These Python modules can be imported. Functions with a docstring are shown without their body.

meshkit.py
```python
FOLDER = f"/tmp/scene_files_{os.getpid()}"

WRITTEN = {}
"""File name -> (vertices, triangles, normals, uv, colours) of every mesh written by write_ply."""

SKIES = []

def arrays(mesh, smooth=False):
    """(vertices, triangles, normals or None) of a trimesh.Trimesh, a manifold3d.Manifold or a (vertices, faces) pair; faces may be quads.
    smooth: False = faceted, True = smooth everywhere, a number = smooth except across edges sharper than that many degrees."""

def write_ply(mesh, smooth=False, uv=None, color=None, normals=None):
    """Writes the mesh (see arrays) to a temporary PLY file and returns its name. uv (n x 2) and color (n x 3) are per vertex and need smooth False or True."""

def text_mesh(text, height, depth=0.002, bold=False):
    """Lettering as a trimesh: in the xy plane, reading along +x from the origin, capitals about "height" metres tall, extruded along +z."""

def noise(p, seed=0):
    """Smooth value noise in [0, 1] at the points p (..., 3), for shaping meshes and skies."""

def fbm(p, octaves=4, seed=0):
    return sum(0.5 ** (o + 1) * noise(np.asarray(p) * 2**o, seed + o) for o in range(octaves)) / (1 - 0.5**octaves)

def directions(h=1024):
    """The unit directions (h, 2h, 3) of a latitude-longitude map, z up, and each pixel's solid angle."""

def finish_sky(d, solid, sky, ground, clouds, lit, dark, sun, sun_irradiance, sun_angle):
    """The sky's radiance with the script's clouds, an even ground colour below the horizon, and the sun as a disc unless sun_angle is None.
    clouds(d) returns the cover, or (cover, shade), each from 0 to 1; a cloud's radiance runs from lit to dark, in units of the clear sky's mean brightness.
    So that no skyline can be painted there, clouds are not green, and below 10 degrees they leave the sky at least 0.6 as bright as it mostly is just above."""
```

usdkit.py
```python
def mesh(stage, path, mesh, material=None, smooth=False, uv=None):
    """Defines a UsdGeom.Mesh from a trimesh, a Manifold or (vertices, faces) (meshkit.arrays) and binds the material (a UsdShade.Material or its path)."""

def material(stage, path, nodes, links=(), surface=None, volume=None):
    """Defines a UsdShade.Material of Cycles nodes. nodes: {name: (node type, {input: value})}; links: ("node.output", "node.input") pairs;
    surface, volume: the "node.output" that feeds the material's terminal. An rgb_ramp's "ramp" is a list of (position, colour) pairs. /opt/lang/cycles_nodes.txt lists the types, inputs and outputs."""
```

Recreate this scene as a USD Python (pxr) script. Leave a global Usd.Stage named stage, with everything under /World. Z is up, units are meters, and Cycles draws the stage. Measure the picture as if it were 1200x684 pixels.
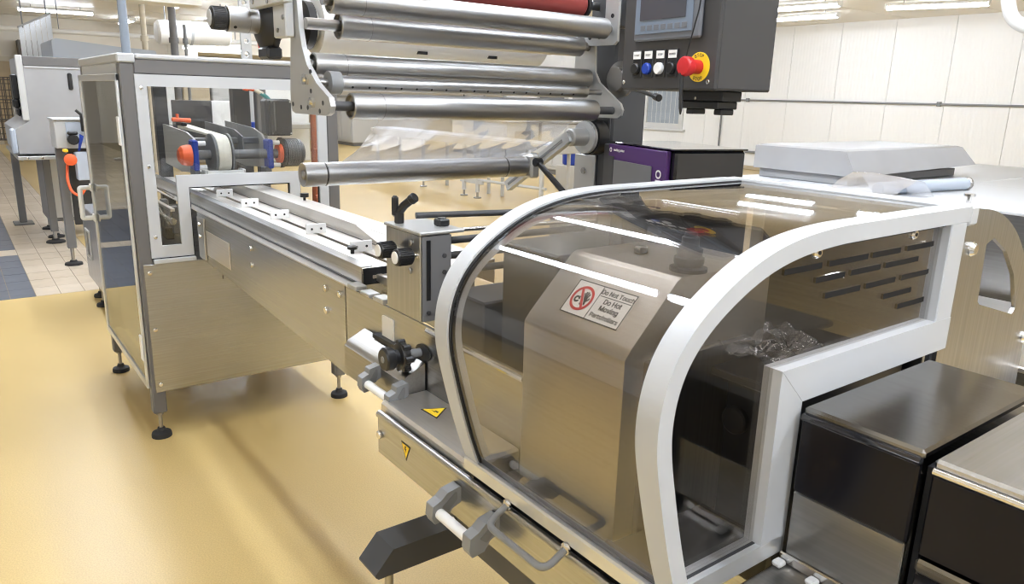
import math, numpy as np, trimesh, usdkit, meshkit
from pxr import Usd, UsdGeom, UsdLux, UsdShade, Gf, Sdf
from shapely.geometry import Polygon, Point, box as sbox
from shapely import affinity, union_all

stage = Usd.Stage.CreateInMemory()
UsdGeom.SetStageUpAxis(stage, 'Z'); UsdGeom.SetStageMetersPerUnit(stage, 1.0)
world = UsdGeom.Xform.Define(stage, '/World'); stage.SetDefaultPrim(world.GetPrim())
rng = np.random.default_rng(7)

# ------------------------------------------------------------------ camera
YAW, PITCH, ROLL, FPX = math.radians(36.95), math.radians(14.64), math.radians(1.56), 870.0
f = np.array([-math.cos(YAW)*math.cos(PITCH), math.sin(YAW)*math.cos(PITCH), -math.sin(PITCH)])
r = np.cross(f, [0, 0, 1]); r /= np.linalg.norm(r); u = np.cross(r, f)
c_, s_ = math.cos(ROLL), math.sin(ROLL)
right, up = r*c_ + u*s_, u*c_ - r*s_
cam = UsdGeom.Camera.Define(stage, '/World/Camera')
m = np.eye(4); m[0, :3], m[1, :3], m[2, :3], m[3, :3] = right, up, -f, (0, 0, 1.6)
cam.AddTransformOp().Set(Gf.Matrix4d(*m.ravel().tolist()))
cam.CreateHorizontalApertureAttr(36.0); cam.CreateVerticalApertureAttr(36.0*684/1200)
cam.CreateFocalLengthAttr(36.0*FPX/1200)
cam.CreateClippingRangeAttr(Gf.Vec2f(0.05, 200))
EXPOSURE = 0.68
LAMP = 30.0            # radiance of the fluorescent tubes
cam.CreateExposureAttr(EXPOSURE)

# ------------------------------------------------------------------ materials
LK = '/World/Looks'
UsdGeom.Scope.Define(stage, LK)
M = {}
def plain(name, col, rough=0.5, metal=0.0, bump=0.0, bscale=80.0, var=0.0, vscale=6.0, spec=0.5, coat=0.0, stretch=None):
    nodes = {'p': ('principled_bsdf', {'base_color': col, 'roughness': rough, 'metallic': metal, 'specular_ior_level': spec, 'coat_weight': coat, 'coat_roughness': 0.05})}
    links = []
    nodes['tc'] = ('texture_coordinate', {})
    src = 'tc.object'
    if stretch:
        nodes['mp'] = ('mapping', {'scale': stretch}); links.append(('tc.object', 'mp.vector')); src = 'mp.vector'
    if var:
        nodes['n'] = ('noise_texture', {'scale': vscale, 'detail': 4.0}); links.append((src, 'n.vector'))
        a = [max(0, x*(1-var)) for x in col]; b = [min(1, x*(1+var)) for x in col]
        nodes['r'] = ('rgb_ramp', {'ramp': [(0.3, a), (0.7, b)]})
        links += [('n.fac', 'r.fac'), ('r.color', 'p.base_color')]
    if bump:
        nodes['bn'] = ('noise_texture', {'scale': bscale, 'detail': 2.0}); links.append((src, 'bn.vector'))
        nodes['b'] = ('bump', {'strength': bump, 'distance': 0.002}); links += [('bn.fac', 'b.height'), ('b.normal', 'p.normal')]
    M[name] = usdkit.material(stage, f'{LK}/{name}', nodes, links, surface='p.BSDF')
def brushed(name, col, rough, axis, amount=0.0):
    st = {'x': (3, 160, 160), 'y': (160, 3, 160), 'z': (160, 160, 3)}[axis]
    nodes = {'tc': ('texture_coordinate', {}), 'mp': ('mapping', {'scale': st}), 'n': ('noise_texture', {'scale': 1.0, 'detail': 3.0}),
             'n2': ('noise_texture', {'scale': 4.0, 'detail': 3.0}),
             'rr': ('rgb_ramp', {'ramp': [(0.3, (rough*0.97,)*3), (0.7, (rough*1.03,)*3)]}),
             'cr': ('rgb_ramp', {'ramp': [(0.3, [x*0.985 for x in col]), (0.7, [min(1, x*1.01) for x in col])]}),
             'p': ('principled_bsdf', {'metallic': 1.0, 'base_color': col})}
    links = [('tc.object', 'mp.vector'), ('mp.vector', 'n.vector'), ('n.fac', 'rr.fac'), ('rr.color', 'p.roughness'),
             ('tc.object', 'n2.vector'), ('n2.fac', 'cr.fac'), ('cr.color', 'p.base_color')]
    M[name] = usdkit.material(stage, f'{LK}/{name}', nodes, links, surface='p.BSDF')
def emit(name, col, k):
    M[name] = usdkit.material(stage, f'{LK}/{name}', {'e': ('emission', {'color': col, 'strength': k})}, [], surface='e.emission')
def pane(name, tint, rough=0.01, gain=1.0, haze=0.0, hazecol=(.8, .8, .8)):
    # clear sheet: tinted straight-through light mixed with a mirror by Fresnel (ior kept the same on both faces)
    nodes = {'g': ('geometry', {}), 'k': ('math', {'math_type': 'multiply', 'value2': -0.83333}), 'a': ('math', {'math_type': 'add', 'value2': 1.5}),
             'fr': ('fresnel', {}), 'gn': ('math', {'math_type': 'multiply', 'value2': gain, 'use_clamp': True}),
             't': ('transparent_bsdf', {'color': tint}), 'gl': ('glossy_bsdf', {'color': (1, 1, 1), 'roughness': rough}), 'mx': ('mix_closure', {})}
    links = [('g.backfacing', 'k.value1'), ('k.value', 'a.value1'), ('a.value', 'fr.IOR'), ('fr.fac', 'gn.value1'), ('gn.value', 'mx.fac'), ('gl.BSDF', 'mx.closure2')]
    if haze:
        nodes |= {'d': ('diffuse_bsdf', {'color': hazecol}), 'tl': ('translucent_bsdf', {'color': hazecol}), 'm3': ('mix_closure', {'fac': 0.5}), 'm2': ('mix_closure', {'fac': haze})}
        links += [('d.BSDF', 'm3.closure1'), ('tl.BSDF', 'm3.closure2'), ('t.BSDF', 'm2.closure1'), ('m3.closure', 'm2.closure2'), ('m2.closure', 'mx.closure1')]
    else:
        links.append(('t.BSDF', 'mx.closure1'))
    M[name] = usdkit.material(stage, f'{LK}/{name}', nodes, links, surface='mx.closure')

STEEL = (0.475, 0.48, 0.49)
brushed('steel_x', STEEL, 0.26, 'x'); brushed('steel_y', STEEL, 0.26, 'y'); brushed('steel_z', STEEL, 0.28, 'z')
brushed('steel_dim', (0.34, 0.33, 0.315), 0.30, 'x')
brushed('steel_satin', (0.70, 0.67, 0.63), 0.36, 'x', 0.01)
brushed('roller_steel', (0.37, 0.368, 0.362), 0.37, 'y', 0.0)
brushed('dark_steel', (0.26, 0.255, 0.25), 0.20, 'x', 0.006)
plain('chrome', (0.75, 0.74, 0.72), 0.15, 1.0)
plain('shaft_steel', (0.38, 0.37, 0.36), 0.3, 1.0)
plain('alu_white', (0.45, 0.46, 0.47), 0.38, 0.0, bump=0.04, bscale=300)
plain('alu_anodised', (0.70, 0.71, 0.72), 0.33, 0.75)
plain('alu_plate', (0.45, 0.45, 0.44), 0.42, 0.6, bump=0.03, bscale=400)
plain('beam_grey', (0.125, 0.12, 0.117), 0.42)
plain('column_grey', (0.045, 0.045, 0.047), 0.42, bump=0.06, bscale=500)
plain('hmi_grey', (0.048, 0.047, 0.048), 0.45, bump=0.08, bscale=600)
plain('machine_grey', (0.33, 0.33, 0.335), 0.42, var=0.04)
plain('mid_grey', (0.15, 0.15, 0.153), 0.45)
plain('light_grey', (0.50, 0.50, 0.49), 0.45)
plain('bracket_grey', (0.042, 0.043, 0.046), 0.38, bump=0.05, bscale=500)
plain('handle_grey', (0.20, 0.205, 0.21), 0.4)
plain('black', (0.012, 0.012, 0.013), 0.35)
plain('black_gloss', (0.010, 0.010, 0.012), 0.08, coat=0.6)
plain('black_matte', (0.010, 0.010, 0.011), 0.6, spec=0.2)
plain('box_black', (0.007, 0.0065, 0.009), 0.16, spec=0.22)
plain('rubber', (0.015, 0.015, 0.016), 0.7)
plain('white_plastic', (0.78, 0.78, 0.77), 0.4)
plain('white_label', (0.82, 0.82, 0.80), 0.5)
plain('cream', (0.62, 0.56, 0.44), 0.6)
plain('belt_cream', (0.66, 0.63, 0.55), 0.7, bump=0.1, bscale=300)
plain('blue', (0.012, 0.045, 0.32), 0.4); plain('orange', (0.85, 0.13, 0.035), 0.45); plain('teal', (0.03, 0.25, 0.25), 0.4)
plain('red', (0.50, 0.015, 0.02), 0.38); plain('yellow', (0.85, 0.58, 0.02), 0.4)
plain('red_rubber', (0.23, 0.035, 0.03), 0.38); plain('copper', (0.40, 0.13, 0.07), 0.4, 0.4)
plain('purple', (0.065, 0.015, 0.12), 0.35)
plain('screen_grey', (0.06, 0.063, 0.075), 0.25); plain('screen_bezel', (0.13, 0.14, 0.16), 0.4)
plain('hmi_bezel', (0.15, 0.19, 0.25), 0.4)
plain('sign_white', (0.84, 0.83, 0.80), 0.5); plain('sign_black', (0.015, 0.015, 0.015), 0.5); plain('sign_red', (0.58, 0.03, 0.03), 0.5)
plain('pvc_white', (0.62, 0.62, 0.61), 0.4)
plain('blue_grey', (0.42, 0.47, 0.55), 0.35)
plain('pole_grey', (0.20, 0.23, 0.27), 0.4)
plain('duct_white', (0.80, 0.79, 0.76), 0.4)
plain('wire_dark', (0.10, 0.085, 0.07), 0.5)
plain('tile_cream', (0.56, 0.47, 0.36), 0.28, var=0.05, vscale=9); plain('tile_cream_pale', (0.61, 0.52, 0.41), 0.28, var=0.05, vscale=9)
plain('tile_blue_grey', (0.125, 0.14, 0.175), 0.28, var=0.08, vscale=9); plain('grout', (0.30, 0.25, 0.19), 0.8)
plain('wall_cream', (0.68, 0.63, 0.54), 0.55, var=0.03, vscale=1.5)
plain('kerb_tan', (0.50, 0.41, 0.28), 0.5, var=0.05)
plain('door_tan', (0.48, 0.38, 0.24), 0.5, var=0.04)
plain('ceiling_paint', (0.78, 0.75, 0.69), 0.5, var=0.03, vscale=0.8)
pane('smoked_pane', (0.80, 0.785, 0.77)); pane('clear_pane', (0.95, 0.955, 0.95)); pane('window_pane', (0.60, 0.62, 0.62))
pane('film', (0.95, 0.95, 0.96), rough=0.08, gain=1.3, haze=0.17, hazecol=(0.85, 0.86, 0.90)); pane('wrap', (0.93, 0.93, 0.93), rough=0.05, gain=1.2, haze=0.02)
pane('pvc_curtain', (0.8, 0.84, 0.88), rough=0.1, gain=1.2, haze=0.8, hazecol=(0.85, 0.88, 0.92))
emit('tube_light', (0.89, 0.97, 1.10), LAMP)
# poured resin floor: yellow ochre with speckle
M['floor_yellow'] = usdkit.material(stage, f'{LK}/floor_yellow', {
    'tc': ('texture_coordinate', {}), 'n1': ('noise_texture', {'scale': 0.7, 'detail': 4.0}), 'n2': ('noise_texture', {'scale': 180.0, 'detail': 2.0}),
    'r1': ('rgb_ramp', {'ramp': [(0.3, (0.55, 0.395, 0.155)), (0.7, (0.61, 0.445, 0.19))]}), 'r2': ('rgb_ramp', {'ramp': [(0.35, (0.86, 0.86, 0.84)), (0.65, (1.0, 1.0, 1.0))]}),
    'mx': ('mix', {'mix_type': 'multiply', 'fac': 1.0}), 'n3': ('noise_texture', {'scale': 60.0, 'detail': 3.0}), 'b': ('bump', {'strength': 0.12, 'distance': 0.002}),
    'p': ('principled_bsdf', {'roughness': 0.33, 'specular_ior_level': 0.5})},
    [('tc.object', 'n1.vector'), ('tc.object', 'n2.vector'), ('tc.object', 'n3.vector'), ('n1.fac', 'r1.fac'), ('n2.fac', 'r2.fac'), ('r1.color', 'mx.color1'), ('r2.color', 'mx.color2'),
     ('mx.color', 'p.base_color'), ('n3.fac', 'b.height'), ('b.normal', 'p.normal')], surface='p.BSDF')
# ribbed white sandwich-panel wall: fine vertical corrugation as relief
M['wall_white'] = usdkit.material(stage, f'{LK}/wall_white', {
    'g': ('geometry', {}), 'w': ('wave_texture', {'wave_type': 'bands', 'bands_direction': 'x', 'scale': 4.0}), 'b': ('bump', {'strength': 0.25, 'distance': 0.01}),
    'p': ('principled_bsdf', {'base_color': (0.83, 0.825, 0.81), 'roughness': 0.45})},
    [('g.position', 'w.vector'), ('w.fac', 'b.height'), ('b.normal', 'p.normal')], surface='p.BSDF')

# ------------------------------------------------------------------ mesh helpers (all in world coordinates)
def bx(x0, x1, y0, y1, z0, z1, c=0.0):
    lo, hi = np.minimum((x0, y0, z0), (x1, y1, z1)).astype(float), np.maximum((x0, y0, z0), (x1, y1, z1)).astype(float)
    if c <= 0:
        b = trimesh.creation.box(hi-lo); b.apply_translation((lo+hi)/2); return b
    c = min(c, 0.45*(hi-lo).min()); pts = []
    for k in range(3):
        l, h = lo+c, hi-c
        l[k], h[k] = lo[k], hi[k]
        for i in np.ndindex(2, 2, 2): pts.append([(l, h)[i[a]][a] for a in range(3)])
    return trimesh.convex.convex_hull(np.array(pts))
def frame_of(d):
    d = np.asarray(d, float); d /= np.linalg.norm(d)
    a = np.cross(d, [0, 0, 1] if abs(d[2]) < 0.9 else [1, 0, 0]); a /= np.linalg.norm(a)
    return d, a, np.cross(d, a)
def lathe(profile, p0, d, n=28):
    """profile: [(radius, distance along d)...]; closed with end discs."""
    d, a, b = frame_of(d); p0 = np.asarray(p0, float)
    pr = [(0.0, profile[0][1])] + list(profile) + [(0.0, profile[-1][1])]
    th = np.arange(n)*2*np.pi/n; V, F = [], []
    for rr, h in pr: V += [p0 + d*h + rr*(np.cos(t)*a + np.sin(t)*b) for t in th]
    for i in range(len(pr)-1):
        for j in range(n):
            q = [i*n+j, i*n+(j+1) % n, (i+1)*n+(j+1) % n, (i+1)*n+j]
            if pr[i][0] > 0: F.append([q[0], q[1], q[2]])
            if pr[i+1][0] > 0: F.append([q[0], q[2], q[3]])
    t = trimesh.Trimesh(np.array(V), np.array(F), process=False); t.merge_vertices(); t.remove_unreferenced_vertices()
    t.fix_normals(); return t
def cyl(p0, p1, rad, n=24, c=0.0):
    p0, p1 = np.asarray(p0, float), np.asarray(p1, float); L = np.linalg.norm(p1-p0)
    if c: return lathe([(rad-c, 0), (rad, c), (rad, L-c), (rad-c, L)], p0, p1-p0, n)
    return lathe([(rad, 0), (rad, L)], p0, p1-p0, n)
def tube(pts, rad, n=12, bend=0.0, closed=False):
    P = [np.asarray(p, float) for p in pts]
    if bend > 0:
        Q = [P[0]]
        for i in range(1, len(P)-1):
            a, b = P[i-1]-P[i], P[i+1]-P[i]; la, lb = np.linalg.norm(a), np.linalg.norm(b); k = min(bend, 0.48*la, 0.48*lb)
            A, B = P[i]+a/la*k, P[i]+b/lb*k
            for t in np.linspace(0, 1, 7): Q.append((1-t)**2*A + 2*t*(1-t)*P[i] + t*t*B)
        Q.append(P[-1]); P = Q
    P = np.array(P); T = np.gradient(P, axis=0); T /= np.linalg.norm(T, axis=1, keepdims=True)
    _, a, b = frame_of(T[0]); th = np.arange(n)*2*np.pi/n; V = []
    for i, p in enumerate(P):
        a = a - T[i]*np.dot(a, T[i]); a /= np.linalg.norm(a); b = np.cross(T[i], a)
        V += [p + rad*(np.cos(t)*a + np.sin(t)*b) for t in th]
    F = []
    for i in range(len(P)-1):
        for j in range(n):
            q = [i*n+j, i*n+(j+1) % n, (i+1)*n+(j+1) % n, (i+1)*n+j]; F += [[q[0], q[1], q[2]], [q[0], q[2], q[3]]]
    k = len(V); V += [P[0], P[-1]]
    for j in range(n): F += [[k, (j+1) % n, j], [k+1, (len(P)-1)*n+j, (len(P)-1)*n+(j+1) % n]]
    t = trimesh.Trimesh(np.array(V), np.array(F), process=False); t.fix_normals(); return t
def prism(poly, axis, a0, a1):
    """poly: shapely polygon or points in (y,z) for axis x, (x,z) for y, (x,y) for z; extruded from a0 to a1 along the axis."""
    if not hasattr(poly, 'exterior') and not hasattr(poly, 'geoms'): poly = Polygon(poly)
    parts = []
    for g in getattr(poly, 'geoms', [poly]):
        e = trimesh.creation.extrude_polygon(g, abs(a1-a0), engine='earcut'); v = e.vertices.copy(); v[:, 2] += min(a0, a1)
        o = {'x': v[:, [2, 0, 1]], 'y': v[:, [0, 2, 1]], 'z': v}[axis]
        t = trimesh.Trimesh(o, e.faces, process=False); t.fix_normals(); parts.append(t)
    return join(*parts)
def join(*ms): return ms[0] if len(ms) == 1 else trimesh.util.concatenate(list(ms))
def hull(pts): return trimesh.convex.convex_hull(np.array(pts, float))
def turn(mesh, ang, axis, about):
    mesh = mesh.copy(); mesh.apply_transform(trimesh.transformations.rotation_matrix(ang, axis, about)); return mesh
def text_on(txt, h, origin, xdir, ydir, depth=0.0006, bold=True, center=True):
    t = meshkit.text_mesh(txt, h, depth, bold); x, y = np.array(xdir, float), np.array(ydir, float); x /= np.linalg.norm(x); y /= np.linalg.norm(y)
    if center: t.apply_translation([-t.bounds[:, 0].mean(), -t.bounds[:, 1].mean(), 0])
    R = np.eye(4); R[:3, 0], R[:3, 1], R[:3, 2], R[:3, 3] = x, y, np.cross(x, y), origin
    t.apply_transform(R); return t
def arcpts(cx, cy, rad, a0, a1, n=10):
    return [(cx+rad*math.cos(t), cy+rad*math.sin(t)) for t in np.radians(np.linspace(a0, a1, n))]

# ------------------------------------------------------------------ scene-tree helpers
used = {}
def numbered(parent, name):
    k = used.get((parent, name), 0); used[(parent, name)] = k+1
    return f'{parent}/{name}' + (f'_{k:03d}' if k else '')
class Thing:
    def __init__(s, name, label, cat, loc=(0, 0, 0), group=None, rz=0.0):
        s.loc, s.cat, s.group, s.name = np.asarray(loc, float), cat, group, name
        s.path = numbered('/World', name); s.x = UsdGeom.Xform.Define(stage, s.path)
        s.x.AddTranslateOp().Set(Gf.Vec3d(*map(float, loc)))
        if rz: s.x.AddRotateZOp().Set(rz)
        tagp(s.x.GetPrim(), label, cat, group)
    def part(s, name, mesh, mat, parent=None, label=None, smooth=30, kind=None):
        mesh = mesh.copy(); mesh.apply_translation(-s.loc)
        p = usdkit.mesh(stage, numbered(parent or s.path, name), mesh, M[mat], smooth)
        if label: p.GetPrim().SetCustomDataByKey('label', label)
        if kind: p.GetPrim().SetCustomDataByKey('kind', kind)
        return str(p.GetPath())
    def copy(s, loc, label=None, rz=0.0):
        p = numbered('/World', s.name); x = UsdGeom.Xform.Define(stage, p); x.AddTranslateOp().Set(Gf.Vec3d(*map(float, loc)))
        if rz: x.AddRotateZOp().Set(rz)
        x.GetPrim().GetReferences().AddInternalReference(s.path); x.GetPrim().SetInstanceable(True)
        x.GetXformOpOrderAttr().Set([o.GetOpName() for o in x.GetOrderedXformOps()][:2 if rz else 1])
        tagp(x.GetPrim(), label or s.x.GetPrim().GetCustomDataByKey('label'), s.cat, s.group)
def tagp(p, label, cat, group=None):
    p.SetCustomDataByKey('label', label); p.SetCustomDataByKey('category', cat)
    if group: p.SetCustomDataByKey('group', group)
def struct(name, mesh, mat, smooth=30):
    p = usdkit.mesh(stage, f'/World/{name}', mesh, M[mat], smooth); p.GetPrim().SetCustomDataByKey('kind', 'structure'); return p
def sub(parent, name, mesh, mat, smooth=30, kind=None):
    p = usdkit.mesh(stage, numbered(f'/World/{parent}', name), mesh, M[mat], smooth)
    if kind: p.GetPrim().SetCustomDataByKey('kind', kind)
def solo(name, mesh, mat, label, cat, group=None, smooth=30):
    p = usdkit.mesh(stage, numbered('/World', name), mesh, M[mat], smooth); tagp(p.GetPrim(), label, cat, group)
def bolt(p, d, rad=0.007, h=0.006): return lathe([(rad*0.85, 0), (rad, h*0.3), (rad*0.95, h*0.8), (rad*0.7, h)], p, d, 12)
def foot_meshes(x, y, ztop, rad=0.045):
    base = lathe([(rad, 0), (rad, 0.012), (rad*0.93, 0.022), (rad*0.45, 0.03), (rad*0.35, 0.045)], (x, y, 0), (0, 0, 1), 28)
    rod = join(cyl((x, y, 0.03), (x, y, ztop), 0.009, 14), lathe([(0.016, 0), (0.016, 0.014)], (x, y, ztop-0.02), (0, 0, 1), 6))
    return base, rod

# ================================================================== THE ROOM
CZ = 3.40                                                            # ceiling height
X0, X1, Y0, Y1 = -25.0, 6.0, -7.0, 16.2
TX = -6.70                                                           # resin floor ends, tiles begin
fl = struct('floor', join(bx(TX, X1, Y0, Y1, -0.1, 0), bx(X0, TX, 0.98, Y1, -0.1, 0), bx(X0, TX, Y0, 0.98, -0.1, -0.006)), 'floor_yellow')
fl2 = sub('floor', 'grout_bed', bx(X0, TX, Y0, 0.98, -0.02, -0.004), 'grout')
# floor tiles, laid along the aisle: each near tile a part of the floor
nt = 0; far_tiles = {'tile_cream': [], 'tile_blue_grey': [], 'tile_cream_pale': []}
TW, TL = 0.168, 0.30
for i in range(80):
    for j in range(-16, 4):
        x1 = TX - i*TL; x0 = x1 - TL + 0.005; y0 = 0.385 + j*TW + 0.003; y1 = y0 + TW - 0.005
        if y1 > 0.98: y1 = 0.975
        if y0 > 0.96 or x0 < X0: continue
        band = (-8.50 < (x0+x1)/2) or (-11.2 < (x0+x1)/2 < -8.85)
        mat = 'tile_blue_grey' if (y1 < 0.40 and band) else ('tile_cream', 'tile_cream_pale')[(i*7+j*3) % 3 == 0]
        b = bx(x0, x1-0.0, y0, y1, -0.003, 0.0005 + 0.0008*rng.random())
        if j >= -2 and i < 36 and nt < 290: sub('floor', 'tile', b, mat, False); nt += 1
        else: far_tiles[mat].append(b)
for k, v in far_tiles.items():
    if v: sub('floor', 'tile_field', join(*v), k, False, 'stuff')
struct('ceiling', bx(X0, X1, Y0, Y1, CZ, CZ+0.1), 'ceiling_paint')
for k in range(17):                                                  # ceiling panel joints: shallow cover strips
    x = -1.0 - 1.8*k
    sub('ceiling', 'joint_strip', bx(x-0.02, x+0.02, Y0, Y1, CZ-0.006, CZ+0.001), 'ceiling_paint', False)
struct('wall_back', bx(X0, X1, Y1+0.04, Y1+0.16, 0, CZ), 'wall_white')
for k in range(31):                                                  # sandwich panels, one piece each, with a joint between
    x = 5.98 - 1.2*k
    if x-1.19 < X0: break
    sub('wall_back', 'panel', bx(x-1.192, x, Y1, Y1+0.05, 0.10, CZ), 'wall_white', False)
struct('baseboard_back', bx(X0, X1, Y1-0.05, Y1, 0, 0.10, 0.01), 'kerb_tan')
struct('wall_far', bx(X0-0.1, X0, Y0, Y1, 0, CZ), 'wall_cream')
struct('wall_front', bx(X0, X1, Y0-0.1, Y0, 0, CZ), 'wall_white')
struct('wall_near', bx(X1, X1+0.1, Y0, Y1, 0, CZ), 'wall_white')
# window in the back wall
wx0, wx1, wz0, wz1 = -15.30, -14.10, 1.02, 2.30
struct('window_1', join(bx(wx0-.14, wx0, Y1-0.03, Y1, wz0-.14, wz1+.14), bx(wx1, wx1+.14, Y1-0.03, Y1, wz0-.14, wz1+.14), bx(wx0, wx1, Y1-0.03, Y1, wz1, wz1+.14), bx(wx0, wx1, Y1-0.03, Y1, wz0-.14, wz0)), 'pvc_white')
sub('window_1', 'pane', bx(wx0, wx1, Y1-0.012, Y1-0.004, wz0, wz1), 'clear_pane')
for k in range(7): sub('window_1', 'blind_slat', bx(wx0+.01+.17*k, wx0+.16+.17*k, Y1-0.003, Y1-0.001, wz0+.01, wz1-.01), 'blue_grey')
sub('window_1', 'window_sill', bx(wx0-.25, wx1+.25, Y1-0.07, Y1-0.001, wz0-.20, wz0-.14, 0.008), 'pvc_white')
# doors in the far and back walls
def door(n, x, w, h, mat, axis='x'):
    if axis == 'x':
        struct(f'door_{n}', bx(X0, X0+0.05, x, x+w, 0, h), mat); sub(f'door_{n}', 'door_frame', join(bx(X0, X0+0.08, x-0.12, x, 0, h+0.12), bx(X0, X0+0.08, x+w, x+w+0.12, 0, h+0.12), bx(X0, X0+0.08, x, x+w, h, h+0.12)), 'cream')
        sub(f'door_{n}', 'door_handle', bx(X0+0.05, X0+0.10, x+w-0.15, x+w-0.12, 0.95, 1.2, 0.01), 'black')
    else:
        struct(f'door_{n}', bx(x, x+w, Y1-0.05, Y1, 0, h), mat); sub(f'door_{n}', 'door_frame', join(bx(x-0.12, x, Y1-0.08, Y1, 0, h+0.12), bx(x+w, x+w+0.12, Y1-0.08, Y1, 0, h+0.12), bx(x, x+w, Y1-0.08, Y1, h, h+0.12)), 'light_grey')
        sub(f'door_{n}', 'door_handle', bx(x+w-0.15, x+w-0.12, Y1-0.10, Y1-0.05, 0.95, 1.2, 0.01), 'black')
door(1, 1.2, 1.4, 2.2, 'door_tan'); door(2, 8.6, 1.2, 2.1, 'light_grey')
door(3, -23.4, 1.1, 2.1, 'cream', 'y'); door(4, -20.2, 1.3, 2.3, 'mid_grey', 'y')
struct('trim_1', join(bx(-24.9, -22.6, 5.6, 5.85, 0, CZ), bx(-24.9, -22.6, 5.85, Y1-.01, 2.6, CZ)), 'wall_cream')
# conduit on the back wall: two straight grey runs with clips
t = Thing('wall_conduit', 'thin grey conduit pipe running level along the ribbed wall, dropping at its left end', 'pipe', (-6, Y1-0.03, 1.7))
t.part('pipe', tube([(-12.67, Y1-0.03, 0.10), (-12.67, Y1-0.03, 1.70), (4, Y1-0.03, 1.70)], 0.022, 10, 0.12), 'handle_grey')
for x in (-11.9, -7.3, -3.0): t.part('clip', bx(x-0.04, x+0.04, Y1-0.065, Y1, 1.66, 1.75, 0.008), 'handle_grey')
t = Thing('wall_rail', 'lower grey bumper rail along the white ribbed wall behind the lidded machine', 'rail', (-6, Y1-0.05, 0.6))
t.part('pipe', tube([(-12.6, Y1-0.05, 0.44), (4, Y1-0.05, 0.44)], 0.03, 10), 'handle_grey')
for x in (-11.0, -7.5, -4.0): t.part('bracket', bx(x-0.03, x+0.03, Y1-0.05, Y1, 0.41, 0.47, 0.006), 'handle_grey')

# ------------------------------------------------------------------ ceiling lamps (each a housing with a glowing diffuser)
lamp0 = None
def lamp(x, y, z, rz, label):
    global lamp0
    if lamp0 is None:
        lamp0 = Thing('ceiling_lamp', label, 'lamp', (0, 0, 0), 'linear ceiling lamps')
        lamp0.part('housing', bx(-0.75, 0.75, -0.075, 0.075, 0.03, 0.075, 0.01), 'white_plastic')
        for sx in (-1, 1): lamp0.part('end_cap', bx(sx*.78, sx*.75, -0.08, 0.08, -0.015, 0.075, 0.006), 'white_plastic')
        lamp0.part('diffuser', prism(arcpts(0, 0.03, 0.06, 180, 360, 9), 'x', -0.75, 0.75), 'tube_light')
        for sx in (-.5, .5): lamp0.part('hanger', cyl((sx, 0, 0.07), (sx, 0, 0.13), 0.006, 8), 'handle_grey')
        lamp0.x.GetOrderedXformOps()[0].Set(Gf.Vec3d(x, y, z)); lamp0.x.AddRotateZOp().Set(rz); return
    lamp0.copy((x, y, z), label, rz)
ZL = CZ-0.13
lamp(-6.45, 13.6, ZL, 18, 'white linear lamp on the ceiling above the ribbed wall, rightmost in view')
lamp(-9.17, 13.87, ZL, 5, 'white linear ceiling lamp just right of the grey control box, lower of two')
lamp(-8.28, 12.4, ZL, 5, 'white linear ceiling lamp right of the grey control box, upper of two')
lamp(-21.3, 2.4, ZL, 82, 'long bright linear lamp on the ceiling in the top left corner')
lamp(-22.0, 6.1, 2.66, 80, 'far linear lamp seen low above the grey cabinet, left of the black spindle cap')
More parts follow.
